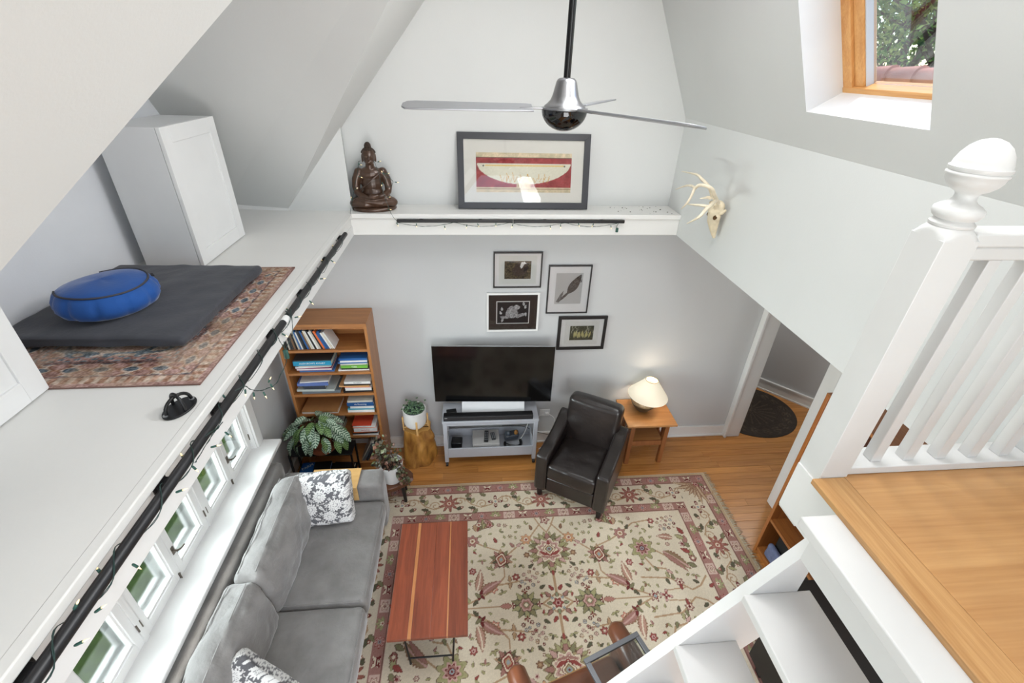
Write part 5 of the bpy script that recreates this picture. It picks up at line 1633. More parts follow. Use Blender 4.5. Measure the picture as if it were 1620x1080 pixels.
def P_feather(q):
    q.a[:] = (188, 188, 186)
    def prof(u): return 0.047*math.sin(PI*min(1, max(0, (u-0.32)/0.72))**0.8) if u > 0.32 else 0.012
    a0 = Vector((-0.085, -0.125)); a1 = Vector((0.105, 0.135)); d = (a1-a0); L = d.length; d.normalize(); p = Vector((-d.y, d.x))
    Lp = []; Rp = []
    for i in range(30):
        u = i/29
        c_ = a0+(a1-a0)*u+p*0.02*math.sin(u*PI)*-1
        Lp.append(tuple(c_+p*prof(u))); Rp.append(tuple(c_-p*prof(u)*0.75))
    q.poly(Lp+Rp[::-1], (84, 82, 80))
    q.poly([(-0.11, -0.13), (-0.07, -0.05), (-0.045, -0.02), (-0.05, -0.06), (-0.08, -0.14)], (112, 110, 108))
    m = q.a[..., 0] < 150
    st_ = np.sin((q.x[None, :]*0.8+q.y[:, None]*1.1)*420)*16+ (nf(q, 50, 60, 3)-0.5)*70
    q.a[m] += st_[m][:, None]
    for k in range(4): q.poly([(0.06+k*0.014, 0.10-k*0.012), (0.10+k*0.004, 0.137-k*0.012), (0.075+k*0.013, 0.095-k*0.012)], (42, 40, 40))
    q.grain(6, 5)
def P_bird(q):
    q.a[:] = (38, 34, 34)
    tex = np.sin(q.x[None, :]*520+6*np.sin(q.y[:, None]*160))*40+(nf(q, 70, 50, 8)-0.5)*130
    base_ = q.a.copy()
    q.flower(-0.01, 0.0, 0.062, 3, [(1, (150, 148, 148))], 0.08, 0.5, 0.9)
    q.flower(0.035, 0.052, 0.03, 3, [(1, (160, 158, 158))], 0.1)
    q.poly([(0.0, -0.03), (0.10, -0.005), (0.115, -0.03), (0.04, -0.06)], (150, 148, 148))
    q.poly([(-0.06, -0.03), (-0.12, -0.04), (-0.105, -0.065), (-0.03, -0.06)], (150, 148, 148))
    for cx, cy, a in ((-0.105, -0.02, 2.0), (-0.10, 0.02, 1.7), (0.11, 0.04, 1.3), (0.10, 0.07, 1.7), (0.115, 0.0, -1.4), (-0.09, -0.06, -1.9)):
        q.leaf(cx, cy, 0.042, 0.022, a, (182, 180, 180))
    m = q.a[..., 0] > 100
    q.a[m] += tex[m][:, None]
    np.clip(q.a, 30, 235, out=q.a)
def P_forest(q):
    n_ = nf(q, 40, 30, 11)*0.5+nf(q, 90, 60, 12)*0.5
    q.a[:] = np.array([34, 34, 26])+(n_[..., None])*np.array([66, 66, 44])
    for k in range(9):
        x_ = -0.07+k*0.018
        q.leaf(x_, -0.05+0.01*math.sin(k*2), 0.075, 0.018, PI/2+0.2*math.sin(k*3), (176, 168, 112))
    for x_, a in ((-0.10, 1.5), (-0.04, 1.9), (0.03, 1.3), (0.07, 1.8), (0.11, 1.4)):
        p_ = (x_, 0.0)
        for k in range(4):
            e_ = (p_[0]+0.028*math.cos(a+0.4*math.sin(k*4)), p_[1]+0.022); q.line([p_, e_], 0.004, (172, 170, 150)); q.line([e_, (e_[0]+0.02, e_[1]+0.02)], 0.0025, (150, 150, 130)); p_ = e_
    q.grain(24, 6)
def P_bowl(q):
    q.a[:] = (206, 190, 158)
    q.rect(-0.4, 0.4, -0.105, 0.108, (152, 54, 54))
    q.a += ((nf(q, 24, 12, 21)-0.5)*34+(nf(q, 90, 40, 22)-0.5)*26)[..., None]*np.array([1, 0.8, 0.75])
    q.rect(-0.4, 0.4, 0.108, 0.114, (92, 74, 60)); q.rect(-0.4, 0.4, -0.122, -0.118, (150, 122, 92))
    q.rect(-0.4, 0.4, 0.060, 0.068, (120, 70, 60))
    up_ = [(-0.362+i*0.0362*2*10/20*1.0, 0.064+0.003*math.sin(i*1.9)) for i in range(21)]
    low = [(0.362*math.cos(t_), 0.06-0.145*math.sin(t_)**1.15) for t_ in [PI*i/30 for i in range(31)]]
    q.poly([(-0.362, 0.066), (0.362, 0.066)]+low, (216, 212, 192))
    q.poly([(-0.055, -0.075), (0.055, -0.075), (0.05, -0.112), (-0.06, -0.112)], (204, 184, 150))
    q.line([(-0.30, 0.052), (0.31, 0.052)], 0.006, (220, 190, 120))
    rr = random.Random(3)
    for k in range(12):
        x0 = -0.17+k*0.032; q.line([(x0, -0.07), (x0+rr.uniform(-0.03, 0.03), -0.07+rr.uniform(0.03, 0.07))], 0.004, (206, 160, 78))
        q.line([(x0, -0.07), (x0+0.02, -0.02-rr.random()*0.02)], 0.003, (196, 150, 74))
    for k in range(8): q.line([(-0.045+k*0.013, -0.088), (-0.045+k*0.013, -0.1)], 0.003, (150, 110, 70))
    for sx in (-1, 1): q.flower(sx*0.315, 0.05, 0.007, 4, [(1, (70, 60, 52))])
    q.grain(12, 7)
picture('thin black framed bird print at the upper left of the four wall pictures', 0.414, 2.038, 0.43, 0.335, 0.012, (32, 28, 27), (226, 226, 224), 0.235, 0.168, P_goose, margin=(0.05, (216, 218, 212)))
picture('thin black framed upright feather print right of the other wall pictures', 0.886, 1.844, 0.392, 0.478, 0.012, (36, 34, 34), (228, 228, 227), 0.245, 0.305, P_feather, dz=0.01)
picture('white framed dark print with brown mount above the television', 0.383, 1.620, 0.485, 0.398, 0.018, (228, 228, 226), (62, 52, 46), 0.292, 0.218, P_bird, margin=(0.008, (214, 212, 208)), dz=-0.002)
picture('thick black framed small woodland print above the armchair', 1.055, 1.386, 0.472, 0.366, 0.030, (22, 20, 20), (226, 226, 224), 0.232, 0.158, P_forest, margin=(0.05, (218, 218, 214)))
picture('wide black framed red and cream bowl picture leaning on the white ledge', 0, 0, 1.025, 0.552, 0.048, (48, 48, 52), (216, 213, 204), 0.742, 0.288, P_bowl, lean=13.5, loc=(0.4285, 3.672, 2.606), res=0.005, th=0.02, dz=-0.008)

# ------------------------------------------------------------------ seated bronze figure
bronze = mat('dark_bronze', (74, 52, 38), 0.30, 0.25, spec=0.6, var=0.30, vs=7, bump=0.10, bs=30, coat=0.25)
bd = thing('buddha_statue', 'dark bronze seated meditating statue on the left end of the white ledge', 'statue', (-0.725, 3.66, ZL+0.001), R(8))
def remesh(mb, name, parent, vox, m, sm=3):
    o = mb.build(name, m, parent, smooth=180)
    r_ = o.modifiers.new('remesh', 'REMESH'); r_.mode = 'VOXEL'; r_.voxel_size = vox; r_.use_smooth_shade = True
    if sm:
        s_ = o.modifiers.new('smooth', 'SMOOTH'); s_.iterations = sm; s_.factor = 0.5
    return o
b = MB(); b.lathe([(0.155, 0.0), (0.162, 0.008), (0.160, 0.022), (0.150, 0.028), (0.02, 0.03)], n=40)
b.v = [(x_*1.02, y_*0.70, z_) for x_, y_, z_ in b.v]
b.build('plinth', bronze, bd, smooth=50)
b = MB()
b.ball((0, 0.015, 0.10), (0.085, 0.062, 0.085)); b.ball((0, 0.015, 0.19), (0.078, 0.055, 0.09)); b.ball((0, 0.012, 0.255), (0.092, 0.052, 0.055))
b.tube([(0, 0.01, 0.28), (0, 0.0, 0.335)], [0.036, 0.030], 16)
for s_ in (-1, 1):
    b.tube([(s_*0.085, 0.015, 0.270), (s_*0.108, 0.015, 0.22), (s_*0.118, 0.010, 0.165), (s_*0.112, -0.01, 0.130), (s_*0.08, -0.055, 0.112), (s_*0.035, -0.085, 0.105)], [0.032, 0.033, 0.029, 0.026, 0.022, 0.016], 14)
    b.ball((s_*0.085, 0.015, 0.268), 0.034)
    b.tube([(s_*0.045, 0.01, 0.065), (s_*0.10, -0.02, 0.062), (s_*0.145, -0.035, 0.055)], [0.05, 0.046, 0.036], 14)
    b.ball((s_*0.140, -0.032, 0.055), (0.036, 0.040, 0.032))
b.tube([(0.140, -0.04, 0.056), (0.06, -0.085, 0.062), (-0.06, -0.082, 0.078), (-0.095, -0.07, 0.085)], [0.032, 0.026, 0.020, 0.014], 12)
b.tube([(-0.140, -0.04, 0.055), (-0.06, -0.078, 0.052), (0.06, -0.07, 0.050)], [0.032, 0.026, 0.018], 12)
b.ball((0.10, -0.060, 0.098), (0.034, 0.016, 0.012)); b.ball((-0.105, -0.062, 0.092), (0.03, 0.016, 0.012))
b.ball((0.0, -0.092, 0.108), (0.048, 0.024, 0.015)); b.ball((0.012, -0.098, 0.122), (0.042, 0.020, 0.012))
b.lathe([(0.14, 0.028), (0.15, 0.04), (0.12, 0.055)], n=24, M=Matrix.Diagonal((1, 0.6, 1, 1)))
body = remesh(b, 'body', bd, 0.0048, bronze, 4)
# robe folds
b = MB()
for k in range(4):
    b.tube([(-0.085+0.012*k, -0.035-0.002*k, 0.285-0.01*k), (-0.02+0.014*k, -0.052, 0.24-0.012*k), (0.045+0.008*k, -0.046, 0.19-0.01*k), (0.085, -0.025, 0.150-0.004*k)], 0.0035, 6)
b.v = [(-x_, y_, z_) for x_, y_, z_ in b.v]
fo = b.build('robe_folds', bronze, bd, smooth=60); fo['kind'] = 'stuff'
b = MB()
b.ball((0, -0.004, 0.375), (0.044, 0.048, 0.056)); b.ball((0, -0.030, 0.350), (0.030, 0.022, 0.026))
b.ball((0, 0.006, 0.395), (0.047, 0.050, 0.045))
b.tube([(0, -0.052, 0.388), (0, -0.060, 0.368), (0, -0.056, 0.364)], [0.005, 0.009, 0.007], 8)
for s_ in (-1, 1):
    b.ball((s_*0.018, -0.046, 0.384), (0.010, 0.006, 0.005)); b.ball((s_*0.012, -0.047, 0.353), (0.010, 0.005, 0.003))
    b.ball((s_*0.047, 0.004, 0.368), (0.006, 0.012, 0.032))
b.ball((0, -0.050, 0.351), (0.014, 0.006, 0.0035)); b.ball((0, -0.049, 0.343), (0.011, 0.006, 0.0035))
remesh(b, 'head', bd, 0.003, bronze, 2)
hairm = mat('dark_bronze_hair', (58, 44, 34), 0.5, 0.2, var=0.2, vs=20)
b = MB()
for j in range(8):
    ph = 0.35+j*0.17
    nr = max(5, int(24*math.cos(ph*0.86)))
    for k in range(nr):
        a = 2*PI*(k+0.5*(j % 2))/nr
        x_, y_ = math.cos(ph)*math.cos(a), math.cos(ph)*math.sin(a)
        if y_ < -0.25 and ph < 0.75: continue
        b.ball((0.048*x_, 0.006+0.050*y_, 0.392+0.046*math.sin(ph)), 0.0075, 7, 5)
for j in range(5):
    ph = -0.1+j*0.36
    nr = max(3, int(12*math.cos(ph)))
    for k in range(nr):
        a = 2*PI*(k+0.5*(j % 2))/nr
        b.ball((0.019*math.cos(ph)*math.cos(a), 0.008+0.019*math.cos(ph)*math.sin(a), 0.448+0.024*math.sin(ph)), 0.0068, 7, 5)
b.ball((0, 0.008, 0.447), (0.02, 0.02, 0.025)); b.ball((0, 0.008, 0.4), (0.044, 0.046, 0.044))
ho = b.build('hair_curls', hairm, bd, smooth=180); ho['kind'] = 'stuff'

# ------------------------------------------------------------------ deer skull with antlers
bone = mat('old_bone', (214, 200, 172), 0.6, var=0.18, vs=16, bump=0.25, bs=50)
sk = thing('deer_skull', 'bleached deer skull with branching antlers hung on the right wall', 'skull', (1.655, 2.90, 2.74))
b = MB()
def rel(p): return (p[0]-1.655, p[1]-2.90, p[2]-2.74)
b.tube([rel(p) for p in ((1.615, 2.905, 2.845), (1.600, 2.905, 2.80), (1.605, 2.905, 2.74), (1.622, 2.905, 2.68), (1.640, 2.905, 2.625))], [0.036, 0.048, 0.042, 0.026, 0.010], 16, flat=0.9)
b.ball(rel((1.615, 2.905, 2.83)), (0.040, 0.050, 0.045))
for s_ in (-1, 1):
    b.ball(rel((1.605, 2.905+s_*0.044, 2.775)), (0.018, 0.012, 0.020))
    b.tube([rel((1.59, 2.905+s_*0.028, 2.835)), rel((1.572, 2.905+s_*0.034, 2.86))], [0.014, 0.013], 10)
    b.tube([rel((1.62, 2.905+s_*0.045, 2.80)), rel((1.64, 2.905+s_*0.06, 2.83))], [0.012, 0.008], 8)
remesh(b, 'cranium', sk, 0.004, bone, 2)
for s_ in (-1, 1):
    b = MB(); b.lathe([(0.013, 0), (0.016, 0.002), (0.013, 0.004)], n=16, M=Tr(*rel((1.588, 2.905+s_*0.046, 2.775))) @ Rot('X', 90*s_) )
    b.ball(rel((1.588, 2.905+s_*0.048, 2.775)), 0.010, 10, 8)
    b.build('eye_socket', mat('dark_socket', (92, 66, 40), 0.9), sk, smooth=60)
def antler(pts, rad):
    P = [Vector(p) for p in pts]; out = []; ro = []
    for i in range(len(P)-1):
        p0 = P[max(i-1, 0)]; p1 = P[i]; p2 = P[i+1]; p3 = P[min(i+2, len(P)-1)]
        for k in range(5):
            t_ = k/5
            out.append(0.5*((2*p1)+(p2-p0)*t_+(2*p0-5*p1+4*p2-p3)*t_**2+(3*p1-p0-3*p2+p3)*t_**3)); ro.append(rad[i]*(1-t_)+rad[i+1]*t_)
    out.append(P[-1]); ro.append(rad[-1])
    return out, ro
def A(px, py, X_): 
    p = onX(px, py, X_); return rel((p.x, p.y, p.z))
ant_m = mat('pale_antler', (226, 214, 190), 0.5, var=0.12, vs=14, bump=0.2, bs=60)
near = MB()
for pts, rad in (
    ([A(1137, 322, 1.585), A(1131, 310, 1.50), A(1126, 299, 1.44), A(1117, 294, 1.40), A(1106, 293, 1.38), A(1099, 298, 1.37)], [0.011, 0.0125, 0.012, 0.011, 0.010, 0.0095]),
    ([A(1099, 297, 1.37), A(1093, 311, 1.36), A(1086, 322, 1.35), A(1077, 331, 1.345)], [0.0095, 0.008, 0.0065, 0.0025]),
    ([A(1100, 298, 1.37), A(1094, 294, 1.40), A(1084, 294, 1.43), A(1068, 300, 1.45)], [0.009, 0.0085, 0.006, 0.0022]),
    ([A(1134, 316, 1.54), A(1125, 324, 1.46), A(1116, 332, 1.40), A(1106, 343, 1.36), A(1086, 354, 1.33)], [0.012, 0.0125, 0.011, 0.009, 0.0024]),
    ([A(1120, 327, 1.43), A(1112, 325, 1.40), A(1102, 324, 1.38), A(1085, 323, 1.36)], [0.010, 0.009, 0.007, 0.0022])):
    o_, r_ = antler(pts, rad); near.tube(o_, r_, 10)
remesh(near, 'antler', sk, 0.0028, ant_m, 2)
far = MB()
for pts, rad in (
    ([A(1137, 320, 1.60), A(1128, 312, 1.57), A(1124, 300, 1.53), A(1118, 291, 1.50), A(1110, 283, 1.48), A(1102, 276, 1.47), A(1078, 271, 1.46)], [0.011, 0.0125, 0.012, 0.011, 0.010, 0.008, 0.0022]),
    ([A(1125, 314, 1.56), A(1120, 312, 1.54), A(1115, 313, 1.52), A(1107, 314, 1.50)], [0.012, 0.010, 0.007, 0.0025])):
    o_, r_ = antler(pts, rad); far.tube(o_, r_, 10)
remesh(far, 'antler', sk, 0.0028, ant_m, 2)

# ------------------------------------------------------------------ black rails and string lights
def brk(mb_list, y_): pass
lr = thing('wall_rail', 'long black tubular rail fixed along the left ledge edge', 'rail', (-0.857, 1.1, 2.553))
b = MB(); b.tube([(0, -2.2, 0), (0, 2.10, 0)], 0.0155, 16); b.build('tube', mat('worn_black_steel', (40, 40, 42), 0.38, 0.3, var=0.3, vs=9), lr, smooth=50)
for yb in (3.12, 2.72, 2.25, 1.83, 1.32, 0.985, 0.51, 0.1):
    b = MB(); b.box(-0.026, 0.0, yb-1.1-0.02, yb-1.1+0.02, -0.012, 0.012); b.box(-0.029, -0.0255, yb-1.1-0.03, yb-1.1+0.03, -0.008, 0.03)
    b.build('bracket', black, lr, bevel=0.002)
b = MB(); b.tube([(0, 0.83, 0), (0, 0.875, 0)], 0.0172, 16); b.box(-0.012, 0.012, 0.835, 0.87, -0.055, -0.010); b.build('tape_wrap', mat('white_tape', (228, 228, 226), 0.6), lr)
br_ = thing('wall_rail', 'short black rail fixed on the front of the back ledge', 'rail', (0.333, 3.50, 2.556))
b = MB(); b.box(-0.877, -0.002, -0.008, 0.008, -0.011, 0.013); b.build('bar', black, br_, bevel=0.004)
b = MB(); b.box(0.002, 0.877, -0.008, 0.008, -0.012, 0.012); b.build('bar', black, br_, bevel=0.004)
for xb in (-0.7, -0.25, 0.25, 0.7):
    b = MB(); b.box(xb-0.012, xb+0.012, 0.008, 0.030, -0.008, 0.008); b.build('bracket', black, br_)
wirem = mat('green_wire', (34, 58, 54), 0.5)
sockm = mat('green_socket', (40, 82, 72), 0.45)
bulbm = mat('warm_mini_bulb', (255, 240, 206), 0.2, emit=(255, 214, 140), es=0.9)
sock_me = MB().lathe([(0.0035, -0.004), (0.0048, 0.0), (0.0048, 0.020), (0.0038, 0.021)], n=8).mesh('socket'); sock_me.materials.append(sockm); sock_me.shade_smooth(); sock_me.set_sharp_from_angle(angle=R(50))
bulb_me = MB().lathe([(0.0030, 0.020), (0.0032, 0.026), (0.0022, 0.034), (0.0003, 0.041)], n=8).mesh('bulb'); bulb_me.materials.append(bulbm); bulb_me.shade_smooth()
def smooth_path(pts, n_=6):
    P = [Vector(p) for p in pts]; out = []
    for i in range(len(P)-1):
        p0 = P[max(i-1, 0)]; p1 = P[i]; p2 = P[i+1]; p3 = P[min(i+2, len(P)-1)]
        for k in range(n_):
            t_ = k/n_
            out.append(0.5*((2*p1)+(p2-p0)*t_+(2*p0-5*p1+4*p2-p3)*t_**2+(3*p1-p0-3*p2+p3)*t_**3))
    out.append(P[-1]); return out
def string(label, paths, bulbs, scale=0.72):
    t = thing('string_lights', label, 'string lights', tuple(paths[0][0]))
    o0 = Vector(paths[0][0])
    b = MB()
    for p in paths:
        pts = smooth_path(p)
        b.tube([q-o0 for q in pts], 0.0016*scale, 5)
        # second twisted strand
        b.tube([q-o0+Vector((0.0026*math.cos(i*1.1), 0.0026*math.sin(i*1.1), 0.0026*math.sin(i*0.7)))*scale for i, q in enumerate(pts)], 0.0014*scale, 5)
    w_ = b.build('wire', wirem, t, smooth=60); w_['kind'] = 'stuff'
    for p, d in bulbs:
        q = Vector(d).to_track_quat('Z', 'Y').to_euler()
        s_ = link('socket', sock_me, None, t); s_.location = Vector(p)-o0; s_.rotation_euler = q; s_.scale = (scale,)*3
        u_ = link('bulb', bulb_me, None, t); u_.location = Vector(p)-o0; u_.rotation_euler = q; u_.scale = (scale,)*3
    return t
# left rail: strands wind loosely round the tube
rl = random.Random(12)
path = []; bulbs = []
y = 0.35; k = 0
XRr, ZRr = -0.857, 2.553
while y < 3.15:
    a = 2.1*k
    rr_ = 0.021+0.004*rl.random()
    path.append((XRr+rr_*math.cos(a), y, ZRr+rr_*math.sin(a)-(0.02*rl.random() if math.sin(a) < 0 else 0)))
    y += rl.uniform(0.045, 0.075); k += 1
for (px, py, X_, dx, dz) in ((118, 962, -0.858, 0.6, 0.9), (50+70, 1020, -0.84, 0.8, 0.3), (160, 907, -0.875, -0.3, 1), (211, 893, -0.838, 0.2, -1), (152, 967, -0.84, 0.8, 0.5), (292, 727, -0.874, -0.3, 1), (280, 778, -0.838, 0.9, 0.2), (305, 738, -0.838, 0.2, -1), (335, 707, -0.838, 0.9, 0.1), (357, 684, -0.838, 0.4, -1), (355, 628, -0.874, -0.4, 0.9), (428, 530, -0.876, -0.9, 0.1), (447, 528, -0.838, 0.5, -0.6), (467, 502, -0.838, 0.9, 0.1), (456, 492, -0.875, -0.4, 0.8), (490, 476, -0.838, 0.5, -0.9), (475, 468, -0.875, -0.3, 0.9), (507, 441, -0.838, 0.9, 0), (511, 416, -0.875, -0.3, 0.9), (524, 412, -0.838, 0.6, -0.6), (528, 393, -0.875, -0.3, 0.9), (532, 381, -0.875, -0.2, 1)):
    p = onX(px, py, X_); bulbs.append((p, (dx, 0.2, dz)))
loop1 = [onX(px, py, -0.838) for px, py in ((325, 690), (345, 675), (352, 668), (342, 680), (328, 700), (315, 722), (308, 732))]
loop2 = [onX(px, py, -0.838) for px, py in ((440, 534), (446, 545), (452, 552), (455, 545), (463, 528), (461, 500), (459, 488))]
string('green wire string lights with warm bulbs wound along the left rail', [path, loop1, loop2], bulbs)
# drooping end with an adapter in front of the bookcase
dro = [onX(px, py, -0.80) for px, py in ((449, 540), (451, 556), (453, 572), (446, 588), (437, 606), (424, 614), (408, 618), (398, 616), (386, 611), (372, 618))]
t = string('drooping green string of lights hanging beside the tall bookcase', [dro], [(onX(px, py, -0.80), d) for px, py, d in ((428, 608, (0.3, 0, -1)), (417, 621, (0.2, 0, -1)), (401, 622, (-0.1, 0, -1)), (388, 617, (-0.2, 0, -1)), (425, 604, (0.5, 0, 0.8)))])
p = onX(452, 557, -0.80)-onX(449, 540, -0.80)
b = MB(); b.box(p.x-0.010, p.x+0.010, p.y-0.006, p.y+0.006, p.z-0.032, p.z+0.012); b.build('plug_adapter', sockm, t, bevel=0.003)
# back rail swags
path = []; bulbs = []
for i in range(25):
    x_ = -0.544+1.70*i/24
    path.append((x_, 3.488 if i % 6 else 3.485, 2.553-0.030*abs(math.sin(i*PI/6))-0.004))
for x_ in (-0.545, -0.40, -0.19, -0.02, 0.06, 0.20, 0.33, 0.62, 0.70, 0.84, 0.96, 1.10):
    bulbs.append(((x_, 3.484, 2.535+0.012*math.sin(x_*9)), (math.sin(x_*31)*0.5, -0.2, -1)))
path.append((1.15, 3.486, 2.53)); path.append((1.15, 3.484, 2.505))
t = string('dark string lights swagged under the short back rail', [path], bulbs)
b = MB(); b.box(1.688, 1.708, -0.008, 0.008, -0.072, -0.038); b.build('plug_adapter', sockm, t, bevel=0.003)
# strand round the statue
def BY(lst, Y_): return [onY(px, py, Y_) for px, py in lst]
s1 = [onY(547, 370, 3.50), onY(551, 350, 3.50), onY(554, 338, 3.515)]+BY([(557, 318), (561, 296), (565, 276), (567, 258)], 3.57)+[onY(570, 254, 3.60)]
s2 = [onY(590, 254, 3.60), onY(594, 260, 3.58), onY(600, 278, 3.575), onY(604, 297, 3.545), onY(609, 312, 3.53), onY(616, 331, 3.515), onY(622, 343, 3.505), onY(628, 350, 3.50)]
s3 = BY([(606, 276), (611, 279), (618, 283), (622, 288), (619, 294), (613, 296), (610, 290), (611, 281), (607, 273)], 3.56)
bl = [(onY(px, py, 3.56), d) for px, py, d in ((567, 259, (1, -0.3, -0.3)), (568, 279, (1, -0.3, -0.3)), (598, 256, (0.6, -0.3, 0.2)), (611, 275, (0.8, -0.2, 0.2)), (625, 288, (1, 0, -0.1)), (607, 275, (-0.5, -0.3, 0.8)), (605, 289, (-0.3, -0.4, -0.8)), (613, 312, (1, -0.3, 0.2)), (614, 331, (0.9, -0.3, 0)), (563, 299, (0.4, -0.4, 0.3)), (557, 316, (-0.1, -0.3, 0.9)), (556, 349, (1, -0.2, 0.1)))]
string('string lights draped around the bronze statue', [s1, s2, s3], bl)

# ------------------------------------------------------------------ loft: rug, pad, cushion, cabinets, anchor
q = Canvas(0.82, 1.075, 0.0042, (150, 126, 112))
n1 = noise2(q.nx, q.ny, 40, 50, 31); n2_ = noise2(q.nx, q.ny, 130, 170, 32); n3 = noise2(q.nx, q.ny, 9, 12, 33)
X_, Y_ = np.meshgrid(q.x, q.y)
dd = np.minimum(0.41-np.abs(X_), 0.5375-np.abs(Y_))
al = np.where(0.41-np.abs(X_) < 0.5375-np.abs(Y_), Y_, X_)
pal = np.array([[148, 116, 108], [112, 90, 86], [84, 94, 102], [168, 150, 134], [146, 110, 90], [104, 114, 120], [176, 158, 144]], float)
def pick(i): return pal[np.clip(i, 0, len(pal)-1)]
idx = np.zeros(X_.shape, int)
idx = np.where(dd < 0.02, 0, idx)
m_ = (dd >= 0.02) & (dd < 0.055); idx = np.where(m_, np.where(np.sin(al*150) > 0, 3, 4), idx)
idx = np.where((dd >= 0.055) & (dd < 0.065), 1, idx)
m_ = (dd >= 0.065) & (dd < 0.145)
mot = np.sin(al*62)+0.8*np.cos((dd-0.105)*130)
idx = np.where(m_, np.where(mot > 0.75, 2, np.where(mot > 0.1, 6, np.where(mot > -0.5, 4, 0))), idx)
idx = np.where((dd >= 0.145) & (dd < 0.16), 1, idx)
m_ = (dd >= 0.16) & (dd < 0.195); idx = np.where(m_, np.where(np.sin(al*110)*np.cos((dd-0.178)*200) > 0.2, 5, 0), idx)
m_ = dd >= 0.195
fm_ = np.sin(X_*34)*np.sin(Y_*30)+0.7*np.sin(np.hypot(X_, Y_)*60)
idx = np.where(m_, np.where(fm_ > 0.8, 3, np.where(fm_ > 0.2, 5, np.where(fm_ > -0.4, 6, np.where(fm_ > -0.9, 0, 4)))), idx)
q.a = pick(idx)
q.a += ((n2_-0.5)*70+(n1-0.5)*40)[..., None]
w_ = np.clip((n3-0.45)*2, 0, 0.5)[..., None]
q.a = q.a*(1-w_)+np.array([176, 152, 130])*w_
q.grain(40, 9)
lrug = thing('loft_rug', 'small faded red and blue patterned rug on the white loft ledge', 'rug', (-1.363, 1.925, ZL+0.0005), R(0.4))
link('pile', q.mesh('pile', 0.0065), attr_mat('flat_weave', 0.95, 0.3, 380), lrug)
MB().box(-0.41, 0.41, -0.5375, 0.5375, 0.0, 0.006).build('backing', mat('loft_rug_edge', (124, 96, 88), 0.95), lrug)
pad = soft('floor_cushion', mat('charcoal_cotton', (62, 63, 69), 0.9, var=0.12, vs=10, bump=0.12, bs=60, sheen=0.2), None, 0.352, 0.375, 0.022, 0.021, n=60, bulge=(-0.015, -0.02, 0.65), wr=0.007, ws=7, seed=9)
place(pad, (-1.440, 1.992, ZL+0.042), (0, 0, R(-1.5))); tag(pad, 'flat square charcoal meditation mat on the loft rug', 'cushion')
bluec = mat('blue_cotton', (24, 78, 150), 0.85, var=0.10, vs=8, bump=0.10, bs=80, sheen=0.3)
za = thing('meditation_cushion', 'round blue pleated meditation cushion on the charcoal mat', 'cushion', (-1.492, 1.865, ZL+0.074), R(20))
prof = [(0.11, 0.0), (0.135, 0.002), (0.165, 0.018), (0.180, 0.045), (0.178, 0.070), (0.165, 0.095), (0.145, 0.108), (0.11, 0.118), (0.06, 0.124), (0.002, 0.126)]
b = MB(); n_ = 96
vs = []; fs = []
for r_, z_ in prof:
    for k in range(n_):
        a = 2*PI*k/n_
        pl_ = 0.005*max(0, math.sin(a*11))**2*(1 if 0.01 < z_ < 0.10 else 0)
        rr_ = r_-pl_*1.6
        vs.append((rr_*math.cos(a), rr_*math.sin(a), z_+0.004*math.sin(2*a)*(z_ > 0.1)))
for i in range(len(prof)-1):
    for k in range(n_): fs.append((i*n_+k, i*n_+(k+1) % n_, (i+1)*n_+(k+1) % n_, (i+1)*n_+k))
fs.append(tuple(range(n_-1, -1, -1))); fs.append(tuple((len(prof)-1)*n_+k for k in range(n_)))
b.add(vs, fs); b.build('cover', bluec, za, smooth=180)
b = MB(); b.tube([(0.152*math.cos(2*PI*k/64), 0.152*math.sin(2*PI*k/64), 0.106+0.004*math.sin(4*PI*k/64)) for k in range(-30, 20)], 0.0042, 6)
b.build('zipper', mat('dark_zip', (58, 58, 66), 0.7), za, smooth=60)
b = MB(); b.box(0.140, 0.172, -0.016, 0.016, 0.094, 0.098, Matrix.Rotation(R(22), 4, 'Z') @ Tr(0, 0, 0.0)); b.build('tag', mat('black_fabric', (28, 28, 30), 0.9), za)
def cabinet(label, y0, y1, group=None):
    t = thing('storage_cabinet', label, 'cabinet', (-1.585, (y0+y1)/2, ZL+0.0005), 0, 'white loft cabinets')
    hy_ = (y1-y0)/2
    MB().box(-0.145, 0.128, -hy_, hy_, 0.0, 0.69).build('body', mat('cabinet_white', (218, 219, 219), 0.45), t, bevel=0.002)
    d = MB(); x0, x1 = 0.131, 0.150
    st_ = 0.075
    d.box(x0, x1, -hy_, -hy_+st_, 0.004, 0.69); d.box(x0, x1, hy_-st_, hy_, 0.004, 0.69)
    d.box(x0, x1, -hy_+st_, hy_-st_, 0.004, 0.004+st_); d.box(x0, x1, -hy_+st_, hy_-st_, 0.69-st_, 0.69)
    dm = mat('cabinet_door_white', (230, 230, 229), 0.35)
    do = d.build('door', dm, t, bevel=0.0015)
    MB().box(x0, x1-0.008, -hy_+st_-0.002, hy_-st_+0.002, st_, 0.69-st_).build('door_panel', dm, do)
    return t
cabinet('white shaker cabinet at the far end of the loft ledge', 2.487, 3.027)
cabinet('white shaker cabinet at the left frame edge by the loft rug', 0.94, 1.392)
an = thing('anchor_mount', 'black steel oval anchor plate with crossed loops on the loft ledge', 'hook', (-0.952, 1.262, ZL+0.0008), R(-12))
pl_ = [(0.040*math.cos(2*PI*k/32), 0.060*math.sin(2*PI*k/32)) for k in range(32)]
MB().prism(pl_, 2, 0.0, 0.006).build('plate', black, an, bevel=0.0015)
for a0, L, hgt in ((80, 0.046, 0.045), (-20, 0.033, 0.052)):
    pts = [(L*math.cos(t_)*math.cos(R(a0)), L*math.cos(t_)*math.sin(R(a0)), 0.005+hgt*math.sin(t_)**0.8) for t_ in [PI*i/14 for i in range(15)]]
    MB().tube(pts, 0.0055, 10).build('loop', black, an, smooth=60)
